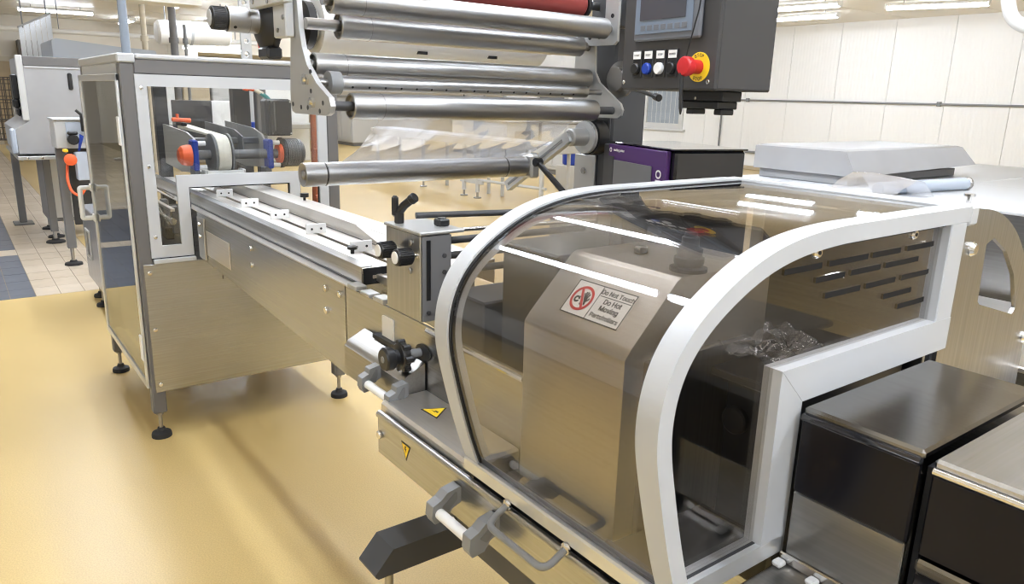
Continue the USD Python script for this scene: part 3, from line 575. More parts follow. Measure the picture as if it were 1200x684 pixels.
for k, (x, colr, words) in enumerate([(-1.233, 'black', 'START'), (-1.196, 'blue', 'RESET'), (-1.158, 'white_plastic', 'STOP'), (-1.121, 'black', 'POWER')]):
    b = t.part('push_button', hm(bx(x-.0145, x+.0145, HY-.008, HY-.0032, 1.651, 1.710, .002)), 'black', label=f'black button block with {("black", "blue", "white", "black")[k]} push button')
    t.part('button_cap', hm(lathe([(.0125, 0), (.0125, .006), (.0105, .009)], (x, HY-.008, 1.670), (0, -1, 0), 24)), colr, b)
    t.part('button_label', hm(bx(x-.0125, x+.0125, HY-.0090, HY-.0081, 1.691, 1.707, .0003)), 'white_label', b)
    e = text_on(words, .0038, (x, HY-.0091, 1.699), (1, 0, 0), (0, 0, 1), .0003); t.part('lettering', hm(e), 'screen_bezel', b, smooth=False)
es = t.part('emergency_stop', hm(lathe([(.0295, 0), (.0295, .0012), (.028, .0018)], (-1.047, HY-.003, 1.671), (0, -1, 0), 40)), 'yellow', label='yellow emergency stop disc with red mushroom button')
t.part('stop_collar', hm(lathe([(.014, 0), (.014, .022)], (-1.047, HY-.0048, 1.671), (0, -1, 0), 28)), 'red', es)
t.part('mushroom_button', hm(lathe([(.015, 0), (.0185, .004), (.0195, .010), (.0195, .018), (.017, .022), (.012, .0235)], (-1.047, HY-.0268, 1.671), (0, -1, 0), 32)), 'red', es)
for w_, a0, inv in (('STOP', 90, 1), ('STOP', 270, -1)):
    for i, chh in enumerate(w_):
        a = math.radians(a0 - inv*(i-1.5)*17); cpos = np.array([-1.047+.0235*math.cos(a), HY-.0049, 1.671+.0235*math.sin(a)])
        rd = np.array([math.cos(a), 0, math.sin(a)])*inv; tx = np.array([math.sin(a), 0, -math.cos(a)])*inv
        t.part('lettering', hm(text_on(chh, .0062, cpos, tx, rd, .0004)), 'sign_black', es, smooth=False)
for x in (HX0+.014, HX1-.018): t.part('front_screw', hm(lathe([(.0045, 0), (.0045, .002), (.003, .003)], (x, HY-.003, 1.642), (0, -1, 0), 14)), 'chrome')
k_ = t.part('connector_block', hm(join(bx(-1.165, -1.035, HY+.06, HY+.12, 1.604, 1.6253, .002), bx(-1.155, -1.045, HY+.06, HY+.12, 1.588, 1.604, .002))), 'black')
for x in (-1.148, -1.066): t.part('connector_plug', hm(bx(x, x+.022, HY+.07, HY+.11, 1.576, 1.588, .002)), 'black', k_)
for x in (-1.152, -1.11): t.part('connector_screw', hm(lathe([(.003, 0), (.003, .002)], (x, HY+.06, 1.610), (0, -1, 0), 12)), 'chrome', k_)
t.part('hinge_strip', hm(bx(HX1-.0005, HX1+.0015, HY+.004, HY+.16, HZ0+.004, HZ1-.004, .0005)), 'hmi_grey')
t = Thing('hanging_stylus', 'black stylus hanging by its thin cord in front of the control box', 'stylus', (-1.06, 1.215, 1.66))
t.part('cord', tube([(-1.028, 1.228, 1.90), (-1.035, 1.222, 1.78), (-1.050, 1.212, 1.69), (-1.056, 1.208, 1.662)], .0014, 8), 'black_matte')
t.part('pen', lathe([(.0032, 0), (.0040, .006), (.0040, .075), (.0015, .088)], (-1.056, 1.208, 1.664), (.05, .03, -1), 14), 'black')
t = Thing('cable_tie', 'black cable lead with connector end under the left corner of the control box', 'cable', (-1.33, 1.47, 1.61))
t.part('lead', tube([(-1.50, 1.50, 1.635), (-1.40, 1.455, 1.625), (-1.315, 1.42, 1.612)], .005, 10, .05), 'black'); t.part('plug', cyl((-1.322, 1.423, 1.613), (-1.298, 1.413, 1.609), .009, 14, .002), 'black')

# ================================================================== film unwinding unit: side plates and rollers across the line
t = Thing('film_roller_unit', 'bank of steel film rollers between two side plates above the conveyor', 'film rollers', (-1.68, 1.1, 1.55))
lp = Polygon([(-1.768, 1.83), (-1.800, 1.60), (-1.800, 1.570), (-1.792, 1.556), (-1.775, 1.551), (-1.592, 1.551), (-1.572, 1.557), (-1.564, 1.572), (-1.572, 1.590), (-1.638, 1.620), (-1.690, 1.660), (-1.715, 1.70), (-1.727, 1.74), (-1.737, 1.83)])
a = t.part('side_plate', prism(lp.buffer(-.004).buffer(.004), 'y', .672, .684), 'alu_plate', smooth=20, label='steel side plate at the operator side')
for x, z, d in [(-1.694, 1.628, 1), (-1.66, 1.578, 1)]: t.part('hex_bolt', join(lathe([(.013, 0), (.013, .008)], (x, .672, z), (0, -1, 0), 6), cyl((x, .672, z), (x, .66, z), .005, 10)), 'chrome', a)
for x, z in [(-1.672, 1.645), (-1.672, 1.603), (-1.786, 1.572), (-1.735, 1.566), (-1.695, 1.566), (-1.625, 1.560), (-1.606, 1.578)]: t.part('plate_hole', cyl((x, .6715, z), (x, .674, z), .0055, 14), 'black', a)
b = t.part('bracket', join(bx(-1.832, -1.752, .650, .6715, 1.722, 1.86, .003), bx(-1.93, -1.70, .628, .6495, 1.792, 1.86, .002)), 'alu_white', label='white L-shaped bracket on the operator-side plate')
for x, z in [(-1.80, 1.738), (-1.80, 1.80), (-1.90, 1.806), (-1.72, 1.806), (-1.765, 1.765)]: t.part('bracket_screw', lathe([(.0055, 0), (.0055, .003)], (x, .650 if z < 1.79 else .628, z), (0, -1, 0), 10), 'shaft_steel', b)
rp = Polygon([(-1.770, 1.76), (-1.700, 1.765), (-1.688, 1.755), (-1.683, 1.680), (-1.662, 1.650), (-1.570, 1.592), (-1.560, 1.575), (-1.566, 1.558), (-1.585, 1.551), (-1.78, 1.551)])
t.part('side_plate', prism(rp.buffer(-.003).buffer(.003), 'y', 1.548, 1.556), 'alu_plate', smooth=20)
t.part('angle_bracket', join(prism([(-1.80, 1.752), (-1.600, 1.752), (-1.588, 1.762), (-1.588, 1.90), (-1.640, 1.90), (-1.640, 1.795), (-1.80, 1.795)], 'y', 1.538, 1.547)), 'alu_plate')
for x, z in [(-1.61, 1.83), (-1.66, 1.775), (-1.70, 1.775), (-1.75, 1.775)]: t.part('plate_hole', cyl((x, 1.5365, z), (x, 1.539, z), .006, 12), 'black')
def roller(x, z, y0, y1, rad, shaft=.010, mat='roller_steel', ys=.684, ye=1.548, seam=True, label=None, shm='shaft_steel'):
    s = rad*.06
    k = t.part('roller', lathe([(rad*.80, .010), (rad*.84, 0), (rad-s, 0), (rad, s), (rad, y1-y0-s), (rad-s, y1-y0), (rad*.5, y1-y0)], (x, y0, z), (0, 1, 0), 48), mat, label=label)
    t.part('bearing', lathe([(rad*.78, 0), (rad*.78, .004), (rad*.45, .006)], (x, y0+.012, z), (0, -1, 0), 32), 'shaft_steel', k)
    t.part('shaft', cyl((x, ys, z), (x, ye, z), shaft, 20), shm, k)
    if seam: t.part('seam_ring', lathe([(rad+.0006, 0), (rad+.0006, .0012)], (x, y0+.075, z), (0, 1, 0), 48), 'shaft_steel', k)
    return k
roller(-1.718, 1.752, .762, 1.515, .030, .013)
roller(-1.700, 1.661, .690, 1.535, .0275, .012)
roller(-1.600, 1.572, .733, 1.475, .0290, .011, shm='column_grey')
roller(-1.620, 1.795, .700, 1.520, .0280, .012)
k = roller(-1.655, 1.622, .735, 1.490, .0165, .008, seam=False, label='thin perforated roller')
t.part('end_pulley', lathe([(.020, 0), (.026, .001), (.026, .028), (.020, .03)], (-1.655, .705, 1.622), (0, 1, 0), 36), 'handle_grey', k)
t.part('perforation', join(*[cyl((-1.655, .76+.042*i, 1.622), (-1.655+.0170*math.cos(-.5), .76+.042*i, 1.622+.0170*math.sin(-.5)), .0028, 10) for i in range(17)]), 'black', k, kind='stuff')
k = t.part('roller', lathe([(.030, 0), (.036, .004), (.036, .71), (.032, .715)], (-1.70, .78, 1.862), (0, 1, 0), 48), 'red_rubber', label='dark red rubber roller at the top')
t.part('end_collar', lathe([(.0365, 0), (.0365, .012), (.015, .02)], (-1.70, 1.497, 1.862), (0, 1, 0), 36), 'black', k); t.part('shaft', cyl((-1.70, 1.51, 1.862), (-1.70, 1.60, 1.862), .012, 18), 'shaft_steel', k)
t.part('bearing_block', bx(-1.69, -1.60, 1.5565, 1.60, 1.80, 1.90, .006), 'bracket_grey')

t = Thing('reel_spindle', 'steel reel spindle with black knurled end cap sticking out left of the side plate', 'spindle', (-1.95, .6, 1.768))
SX, SZ = -1.955, 1.768
t.part('shaft', cyl((SX, .578, SZ), (SX, 1.60, SZ), .0305, 40, .001), 'roller_steel')
t.part('seam_ring', lathe([(.031, 0), (.031, .001)], (SX, .628, SZ), (0, 1, 0), 40), 'shaft_steel')
e = t.part('end_cap', join(lathe([(.018, -.001), (.0215, 0), (.0265, .003), (.0265, .036), (.024, .038)], (SX, .540, SZ), (0, 1, 0), 40), *[bx(SX+.0262*math.cos(a)-.001, SX+.0262*math.cos(a)+.001, .545, .574, SZ+.0262*math.sin(a)-.001, SZ+.0262*math.sin(a)+.001) for a in np.arange(40)*math.pi/20]), 'black', label='black knurled end cap')
t.part('cap_disc', lathe([(.019, 0), (.019, .002)], (SX, .540, SZ), (0, -1, 0), 32), 'alu_white', e)
t.part('set_screw', cyl((SX+.0305*math.cos(-.7), .592, SZ+.0305*math.sin(-.7)), (SX+.0312*math.cos(-.7), .592, SZ+.0312*math.sin(-.7)), .004, 12), 'black')
t.part('hub_flange', join(lathe([(.034, 0), (.050, .004), (.078, .020), (.080, .026), (.080, .036), (.060, .04), (.040, .06)], (SX, .652, SZ), (0, 1, 0), 12), bx(SX-.02, SX+.05, .657, .697, SZ-.09, SZ-.06, .006)), 'black', label='black moulded hub flange')
t = Thing('film_reel', 'wide reel of white film on the spindle behind the steel rollers', 'film reel', (SX, 1.1, SZ))
t.part('film_wrap', lathe([(.045, 0), (.072, .001), (.072, .735), (.045, .736)], (SX, .80, SZ), (0, 1, 0), 56), 'white_plastic'); t.part('core', lathe([(.044, 0), (.044, .01)], (SX, .798, SZ), (0, -1, 0), 40), 'belt_cream')
t.part('reel_chuck', lathe([(.06, 0), (.06, .02), (.035, .03)], (SX, .788, SZ), (0, -1, 0), 36), 'black')
for i, y in enumerate((1.08, 1.32)): t.part('print_mark', bx(SX+.047, SX+.055, y, y+.03, SZ-.057, SZ-.049), 'black')

# dancer arm and its roller
t = Thing('dancer_arm', 'bright dancer arm on a round white hub with a long steel roller across the film', 'dancer arm', (-1.8, 1.1, 1.40))
t.part('hub', lathe([(.040, 0), (.048, .003), (.048, .012), (.026, .014), (.026, .07), (.022, .074)], (-1.690, 1.540, 1.492), (0, -1, 0), 40), 'alu_plate')
t.part('hub_ring', lathe([(.0475, 0), (.0475, .004)], (-1.690, 1.527, 1.492), (0, -1, 0), 40), 'alu_white'); t.part('hub_backing', lathe([(.053, 0), (.053, .04)], (-1.690, 1.58, 1.492), (0, -1, 0), 40), 'black')
ax_ = np.array([-1.690, 1.492]); dv = np.array([-1.985, 1.318])-ax_; L = np.linalg.norm(dv); dv /= L; nv = np.array([-dv[1], dv[0]])
def armseg(s0, s1, w0, w1): return [tuple(ax_+dv*s+nv*w) for s, w in ((s0, -w0), (s1, -w1), (s1, w1), (s0, w0))]
t.part('arm', prism(Polygon(armseg(-.008, L, .0165, .0165)).buffer(-.002).buffer(.002), 'y', 1.455, 1.475), 'alu_white'); t.part('arm_groove', prism(armseg(.02, L-.015, .004, .004), 'y', 1.4535, 1.4555), 'handle_grey')
t.part('clamp', join(bx(-1.878, -1.805, 1.42, 1.453, 1.362, 1.433, .006)), 'alu_plate')
RX, RZ = -1.845, 1.396
k = t.part('roller', lathe([(.020, .004), (.0295, 0), (.0305, .001), (.0305, .055), (.0285, .056), (.0285, .059), (.0305, .060), (.0305, .63), (.0285, .631), (.0285, .634), (.0305, .635), (.0305, .71)], (RX, .71, RZ), (0, 1, 0), 48), 'roller_steel')
for gy in (.766, 1.341): t.part('end_groove', lathe([(.0290, 0), (.0290, .003)], (RX, gy, RZ), (0, 1, 0), 40), 'black', k)
t.part('end_plug', lathe([(.012, 0), (.012, .004), (.006, .006)], (RX, .714, RZ), (0, -1, 0), 24), 'shaft_steel', k)
t.part('stop_lever', join(cyl((-1.735, 1.40, 1.418), (-1.735, 1.375, 1.418), .013, 20, .002), cyl((-1.735, 1.388, 1.418), (-1.615, 1.388, 1.345), .0085, 16, .001)), 'black', label='black stop lever')
nu, nv_ = 16, 40; FU, FV = np.meshgrid(np.linspace(0, 1, nu), np.linspace(0, 1, nv_), indexing='ij')
PF = np.stack([-1.612-.235*FU, .815+.60*FV, 1.545-.121*FU-.012*np.sin(math.pi*FU)+.0018*np.sin(FV*46+FU*9)*np.sin(math.pi*FU)], -1)
idx = np.arange(nu*nv_).reshape(nu, nv_); q = np.stack([idx[:-1, :-1], idx[1:, :-1], idx[1:, 1:], idx[:-1, 1:]], -1).reshape(-1, 4)
fm = trimesh.Trimesh(PF.reshape(-1, 3), np.vstack([q[:, :3], q[:, [0, 2, 3]]]), process=False); f2 = fm.copy(); f2.vertices = f2.vertices-[0, 0, .0003]; f2.invert()
solo('film_web', join(fm, f2), 'film', 'sheet of translucent packing film stretched from the lowest steel roller to the dancer roller', 'plastic film', smooth=True)

# ================================================================== forming block with knobs
t = Thing('forming_block', 'stainless forming block with two black knobs and a clamp lever, between conveyor and guard', 'machine part', (-1.56, .89, 1.07))
t.part('body', bx(-1.648, -1.478, .842, .925, 1.078, 1.286, .002), 'steel_z')
t.part('slot_plate', bx(-1.4775, -1.474, .846, .925, 1.078, 1.284, .001), 'mid_grey'); t.part('slot', bx(-1.4745, -1.4725, .856, .868, 1.13, 1.275, .001), 'black')
t.part('cap_plate', bx(-1.652, -1.470, .838, .960, 1.287, 1.295, .002), 'alu_plate')
for x, z in [(-1.58, 1.240), (-1.495, 1.238)]:
    k = t.part('knob', join(lathe([(.017, 0), (.0195, .003), (.0195, .040), (.0165, .042)], (x, .828, z), (0, -1, 0), 32), *[bx(x+.0192*math.cos(a)-.0012, x+.0192*math.cos(a)+.0012, .792, .824, z+.0192*math.sin(a)-.0012, z+.0192*math.sin(a)+.0012) for a in np.arange(24)*math.pi/12]), 'black')
    t.part('knob_cap', lathe([(.0145, 0), (.0145, .002)], (x, .786, z), (0, -1, 0), 28), 'white_plastic', k); t.part('knob_shaft', cyl((x, .843, z), (x, .826, z), .008, 14), 'chrome', k)
for x, z in [(-1.520, 1.264), (-1.525, 1.195)]: t.part('bolt', bolt((x, .842, z), (0, -1, 0), .008, .005), 'shaft_steel')
for y, z in [(.905, 1.235), (.905, 1.195), (.862, 1.10)]: t.part('bolt', bolt((-1.474, y, z), (1, 0, 0), .006, .004), 'column_grey')
k = t.part('clamp_lever', join(cyl((-1.615, .862, 1.295), (-1.615, .862, 1.325), .012, 20, .002), tube([(-1.615, .862, 1.322), (-1.60, .868, 1.340), (-1.578, .878, 1.358)], .0105, 12), cyl((-1.582, .876, 1.354), (-1.570, .882, 1.364), .0125, 14, .002), bx(-1.632, -1.612, .848, .862, 1.31, 1.362, .005)), 'black')
t.part('clamp_nut', join(lathe([(.015, 0), (.015, .012), (.010, .02)], (-1.535, .935, 1.295), (0, 0, 1), 8), bx(-1.55, -1.52, .92, .95, 1.295, 1.312, .003)), 'black')
t.part('guide_rod', cyl((-1.60, .90, 1.313), (-1.48, 1.36, 1.313), .008, 16), 'column_grey'); t.part('guide_rod', cyl((-1.49, .95, 1.29), (-1.45, 1.36, 1.29), .005, 14), 'chrome')
for k_, (y0, z) in enumerate([(.93, 1.262), (.93, 1.225), (.93, 1.185)]): t.part('guide_rod', cyl((-1.51, y0, z), (-1.49, 1.40, z), .009, 14), 'column_grey')
t.part('far_support', bx(-1.64, -1.44, 1.36, 1.42, 1.0, 1.33, .004), 'steel_z')

# ================================================================== infeed conveyor
t = Thing('infeed_conveyor', 'long stainless infeed conveyor with white pusher lugs running from the cabinet towards the guard', 'conveyor', (-2.8, 1.05, .8))
sp = Polygon([(-3.47, 1.076), (-3.47, .872), (-1.905, .806), (-1.905, 1.076)])
t.part('side_panel', prism(sp, 'y', .842, .850), 'steel_x'); t.part('bottom_fold', hull([(-3.47, .842, .871), (-3.47, .90, .871), (-3.25, .90, .863), (-3.25, .842, .862), (-3.47, .842, .867), (-3.25, .842, .858)]), 'chrome')
t.part('rear_panel', prism(sp, 'y', 1.275, 1.283), 'steel_x')
t.part('top_flange', bx(-4.63, -1.87, .838, .874, 1.0765, 1.0815, .001), 'steel_satin'); t.part('flange_shadow_gap', bx(-4.63, -1.87, .868, .876, 1.0816, 1.088, .001), 'black')
t.part('near_channel', join(bx(-4.63, -1.855, .870, .874, 1.085, 1.134, .001), bx(-4.63, -1.855, .870, .905, 1.1325, 1.1355, .001)), 'steel_x'); t.part('channel_end', bx(-1.859, -1.856, .876, .955, 1.082, 1.130, .001), 'black')
t.part('deck', bx(-4.63, -1.855, .905, 1.012, 1.098, 1.108, .001), 'steel_satin'); t.part('deck', bx(-4.63, -1.855, 1.030, 1.118, 1.098, 1.108, .001), 'steel_satin'); t.part('chain_channel', bx(-4.63, -1.855, 1.012, 1.030, 1.07, 1.09, .001), 'black')
t.part('far_slot', bx(-4.63, -2.05, 1.104, 1.112, 1.1081, 1.1086), 'black')
t.part('far_guide', join(bx(-4.63, -1.70, 1.118, 1.122, 1.095, 1.150, .001), bx(-4.63, -1.70, 1.118, 1.215, 1.148, 1.152, .001), bx(-4.63, -1.70, 1.211, 1.215, 1.08, 1.15, .001)), 'steel_satin')
for i in range(5):
    x = -3.66+.372*i
    k = t.part('pusher_lug', join(bx(x-.006, x, .984, 1.060, 1.106, 1.143, .002), bx(x-.04, x-.006, 1.014, 1.028, 1.095, 1.135, .002)), 'white_plastic')
    for y in (1.005, 1.040): t.part('lug_hole', cyl((x-.001, y, 1.124), (x+.0006, y, 1.124), .0042, 12), 'black', k)
t.part('plough_plate', hull([(-2.42, 1.118, 1.15), (-2.40, 1.122, 1.15), (-1.72, 1.010, 1.098), (-1.72, 1.014, 1.098), (-1.72, 1.12, 1.15), (-1.72, 1.116, 1.098)]), 'steel_satin')
t.part('plough_plate', hull([(-1.97, .908, 1.110), (-1.97, .912, 1.110), (-1.66, .93, 1.11), (-1.66, .965, 1.11), (-1.66, .93, 1.06)]), 'steel_satin')
t.part('end_deck', bx(-1.855, -1.65, .93, 1.12, 1.050, 1.060, .001), 'steel_satin')
k = t.part('thumb_screw', lathe([(.006, 0), (.006, .012), (.015, .014), (.015, .022), (.009, .026)], (-2.03, .925, 1.136), (0, 0, 1), 14), 'black'); t.part('thumb_screw', lathe([(.006, 0), (.006, .012), (.018, .014), (.018, .03)], (-3.08, 1.19, 1.152), (0, 0, 1), 14), 'black')
for x, z in [(-2.715, 1.040), (-2.715, .978), (-2.032, 1.040), (-2.032, .972), (-1.93, 1.045)]: t.part('bolt', bolt((x, .842, z), (0, -1, 0), .011, .010), 'chrome')
k = t.part('side_bracket', bx(-3.44, -3.34, .832, .842, .875, 1.060, .002), 'steel_z'); t.part('side_bracket', bx(-3.33, -3.0, .838, .842, .90, 1.01, .002), 'steel_satin')
for z in (1.028, .976): t.part('bolt', bolt((-3.395, .832, z), (0, -1, 0), .011, .008), 'chrome', k)
for i, x in enumerate((-1.88, -1.80, -1.72)): t.part('joint_plate', bx(x, x+.055, .838, .872, 1.0765, 1.090-.004*(i == 1), .002), 'alu_plate')
t.part('slot_hole', cyl((-3.13, .8415, .845), (-3.13, .8432, .845), .008, 14), 'black')

# ================================================================== infeed cabinet
CX0, CX1, CY0, CY1, CT = -4.64, -3.55, .600, 1.560, 1.738
t = Thing('infeed_cabinet', 'tall grey-framed cabinet with clear windows and white panel frames around the conveyor, at the left', 'machine cabinet', (-4.1, 1.06, 0))
for i, (x, y) in enumerate([(CX1-.06, CY0), (CX1-.06, CY1-.06), (CX0, CY0), (CX0, CY1-.06)]): t.part('corner_post', bx(x, x+.06, y, y+.06, .125, 1.70, .006), 'beam_grey')
t.part('top_beam', bx(CX1-.058, CX1-.0005, CY0+.058, CY1-.058, 1.658, 1.7165, .003), 'beam_grey'); t.part('top_beam', bx(CX0+.001, CX0+.058, CY0+.058, CY1-.058, 1.658, 1.7165, .003), 'beam_grey')
t.part('top_trim', bx(CX0-.004, CX1+.006, CY0-.006, CY0+.065, 1.7005, CT, .006), 'alu_white'); t.part('top_trim', bx(CX1-.064, CX1+.006, CY0+.066, CY1+.006, 1.7175, CT, .006), 'alu_white'); t.part('top_trim', bx(CX0-.004, CX1-.066, CY1-.06, CY1+.006, 1.7005, CT, .006), 'alu_white')
t.part('side_beam', bx(CX0+.06, CX1-.06, CY0, CY0+.055, 1.640, 1.700, .004), 'alu_white'); t.part('side_beam', bx(CX0+.06, CX1-.06, CY1-.055, CY1, 1.640, 1.700, .004), 'alu_white')
t.part('bottom_beam', bx(CX0+.06, CX1-.06, CY0+.01, CY0+.055, .235, .275, .003), 'beam_grey')
# side door: slim bright frame and a clear pane, with a white pull handle
XA, XB = CX0+.0, CX1-.02
dr = t.part('side_door', join(bx(XA, XA+.035, CY0-.014, CY0-.001, .275, 1.655, .003), bx(XB-.022, XB, CY0-.014, CY0-.001, .275, 1.655, .003), bx(XA, XB, CY0-.014, CY0-.001, 1.625, 1.656, .003), bx(XA, XB, CY0-.014, CY0-.001, .250, .285, .003)), 'alu_anodised', label='slim aluminium door frame with clear pane')
t.part('door_pane', bx(XA+.03, XB-.02, CY0-.008, CY0-.004, .28, 1.63), 'window_pane', dr)
t.part('pull_handle', join(tube([(-4.60, CY0-.012, 1.07), (-4.60, CY0-.072, 1.07), (-4.60, CY0-.072, .905), (-4.60, CY0-.012, .905)], .0125, 12, .008), bx(-4.625, -4.575, CY0-.024, CY0-.014, 1.05, 1.09, .003), bx(-4.625, -4.575, CY0-.024, CY0-.014, .885, .925, .003)), 'white_plastic', dr)
for z in (1.42, .45): t.part('hinge', bx(XB-.03, XB+.012, CY0-.022, CY0-.014, z-.06, z+.06, .003), 'white_plastic', dr)
# front window: white frame stepping round the conveyor opening
xw0, xw1 = CX1-.012, CX1+.006
fo = Polygon([(.655, .865), (.835, .865), (.835, 1.174), (1.300, 1.174), (1.300, 1.02), (1.350, 1.02), (1.350, 1.222), (1.452, 1.222), (1.452, .865), (1.498, .865), (1.498, 1.656), (.655, 1.656)])
fi = union_all([sbox(.702, .918, .785, 1.607), sbox(.70, 1.228, 1.452, 1.607)])
wf = t.part('window_frame', prism(fo.difference(fi), 'x', xw0, xw1), 'alu_white', smooth=20); t.part('window_pane', prism(fi.buffer(.004), 'x', CX1-.006, CX1-.002), 'clear_pane', wf, smooth=False)
t.part('frame_bead', prism(fo.buffer(.006).difference(fo), 'x', xw0, xw0+.006), 'black', wf)
for y, z in [(.678, 1.60), (.678, 1.27), (.678, .96), (1.475, 1.60), (1.475, 1.0)]: t.part('frame_screw', bolt((xw1, y, z), (1, 0, 0), .008, .005), 'chrome', wf)
t.part('ledge', bx(CX1-.002, CX1+.020, .66, .84, .8405, .860, .002), 'alu_white')
lw = t.part('lower_panel', bx(CX1+.001, CX1+.005, .618, 1.500, .232, .838, .001), 'steel_y', label='brushed steel lower front panel')
for y, z in [(.64, .80), (.64, .27), (.64, .535), (1.47, .27)]: t.part('panel_screw', bolt((CX1+.005, y, z), (1, 0, 0), .010, .006), 'chrome', lw)
t.part('rear_lower_panel', bx(CX0+.001, CX0+.005, .66, 1.46, .24, .95, .001), 'steel_y'); t.part('far_side_panel', bx(CX0+.06, CX1-.06, CY1-.012, CY1-.008, .30, .85, .001), 'steel_x')
t.part('floor_panel', bx(CX0+.06, CX1-.06, CY0+.06, CY1-.06, .30, .306, .001), 'mid_grey')
t.part('top_panel', bx(CX0+.06, CX1-.06, CY0+.06, CY1-.06, 1.705, 1.71, .001), 'clear_pane')
for x, y in [(CX1-.03, CY0+.03), (CX1-.03, CY1-.03), (CX0+.03, CY0+.03), (CX0+.03, CY1-.03)]:
    a, b = foot_meshes(x, y, .13); k = t.part('levelling_foot', a, 'rubber'); t.part('foot_rod', b, 'shaft_steel', k)
t = Thing('cabinet_hose', 'copper-red hose running down beside the far corner post of the grey cabinet', 'hose', (-3.8, 1.57, 0))
t.part('hose', tube([(-3.9, 1.575, 1.72), (-3.9, 1.575, 1.4), (-3.9, 1.57, 1.0), (-3.9, 1.57, .55)], .018, 12), 'copper')
for z in (1.30, 1.05): t.part('hose_clip', bx(-3.925, -3.875, 1.561, 1.60, z-.01, z+.01, .003), 'copper')

# ------------------------------------------------------------------ drive mechanism seen through the cabinet window
t = Thing('feeder_arm', 'grey feeder arm with cream belt pulley and blue bearing pads inside the cabinet', 'feeder', (-4.0, 1.12, 1.1))
PX, PZ = -3.955, 1.282
t.part('belt', lathe([(.094, 0), (.098, .003), (.098, .062), (.094, .065)], (PX, 1.062, PZ), (0, 1, 0), 48), 'belt_cream')
t.part('belt_run', hull([(PX, 1.063, PZ+.097), (PX, 1.126, PZ+.097), (-4.66, 1.063, PZ+.12), (-4.66, 1.126, PZ+.12), (-4.66, 1.063, PZ+.10), (-4.66, 1.126, PZ+.10), (PX, 1.063, PZ+.09), (PX, 1.126, PZ+.09)]), 'belt_cream')
t.part('pulley_flange', lathe([(.104, 0), (.106, .002), (.106, .012), (.104, .014)], (PX, 1.046, PZ), (0, 1, 0), 48), 'mid_grey'); t.part('pulley_flange', lathe([(.104, 0), (.106, .002), (.106, .010)], (PX, 1.128, PZ), (0, 1, 0), 48), 'mid_grey')
t.part('shaft', cyl((PX, .93, PZ), (PX, 1.44, PZ), .024, 24), 'mid_grey')
for y in (.968, 1.341):
    k = t.part('bearing_pad', bx(PX-.035, PX+.045, y-.014, y+.014, PZ-.075, PZ+.075, .006), 'blue', label='blue bearing pad')
    t.part('pad_bolt', join(*[cyl((PX+.03, y+.014, PZ+s), (PX+.03, y+.05, PZ+s), .012, 12) for s in (-.058, .058)]), 'white_plastic', k)
t.part('orange_cap', lathe([(.052, 0), (.052, .02), (.046, .045), (.030, .058)], (PX+.005, .952, PZ), (0, -1, 0), 28), 'orange'); t.part('orange_cap', lathe([(.050, 0), (.050, .03)], (PX+.005, 1.387, PZ), (0, 1, 0), 28), 'orange')
side = Polygon([(-4.66, 1.185), (-4.66, 1.405), (-4.15, 1.385), (-4.02, 1.36), (-3.97, 1.33), (-3.97, 1.19), (-4.3, 1.17)])
t.part('arm_cheek', prism(side, 'y', .985, .995), 'alu_plate'); t.part('arm_cheek', prism(affinity.translate(side, 0, .02), 'y', 1.33, 1.34), 'alu_plate')
t.part('arm_cheek', prism(Polygon([(-4.66, 1.25), (-4.66, 1.42), (-4.1, 1.40), (-3.97, 1.37), (-3.97, 1.30)]), 'y', 1.215, 1.222), 'mid_grey')
t.part('cross_bar', bx(-4.10, -4.05, .99, 1.33, 1.33, 1.36, .004), 'mid_grey')
t.part('nip_block', join(bx(-4.03, -3.86, 1.00, 1.11, 1.146, 1.165, .005), bx(-3.93, -3.86, .99, 1.01, 1.165, 1.215, .003), bx(-3.93, -3.86, 1.17, 1.19, 1.165, 1.215, .003)), 'light_grey'); t.part('nip_roller', cyl((-3.87, 1.0, 1.19), (-3.87, 1.18, 1.19), .022, 20, .003), 'light_grey')
t.part('bearing_foot', bx(-4.0, -3.92, .955, .985, 1.13, 1.215, .004), 'mid_grey'); t.part('bearing_foot', bx(-4.0, -3.92, 1.31, 1.345, 1.13, 1.215, .004), 'mid_grey')
t.part('base_beam', bx(-4.66, -3.85, 1.22, 1.26, 1.155, 1.17, .003), 'black')
t = Thing('drive_motor', 'dark grey finned motor with terminal box inside the cabinet, right of the belt pulley', 'motor', (-4.0, 1.48, 1.2))
t.part('housing', lathe([(.060, 0), (.066, .006), (.066, .012), (.070, .014), (.070, .095), (.055, .11)], (-3.965, 1.418, 1.285), (0, 1, 0), 32), 'bracket_grey')
t.part('cooling_fin', join(*[lathe([(.074, 0), (.074, .003)], (-3.965, 1.432+.009*i, 1.285), (0, 1, 0), 32) for i in range(8)]), 'mid_grey', kind='stuff')
t.part('flange', lathe([(.08, 0), (.08, .010), (.045, .012)], (-3.965, 1.407, 1.285), (0, 1, 0), 32), 'black')
tb = t.part('terminal_box', bx(-4.06, -3.97, 1.345, 1.485, 1.372, 1.562, .012), 'bracket_grey')
t.part('box_lid', bx(-3.969, -3.958, 1.362, 1.480, 1.376, 1.557, .006), 'column_grey', tb); t.part('box_rib', bx(-3.9575, -3.955, 1.383, 1.391, 1.40, 1.545, .001), 'mid_grey', tb)
for y, z in [(1.372, 1.386), (1.472, 1.386), (1.372, 1.548), (1.472, 1.548)]: t.part('lid_screw', lathe([(.005, 0), (.005, .002)], (-3.958, y, z), (1, 0, 0), 10), 'chrome', tb)
t = Thing('hose_fitting', 'orange and teal hose fitting near the top of the cabinet interior', 'hose fitting', (-4.0, 1.30, 1.58))
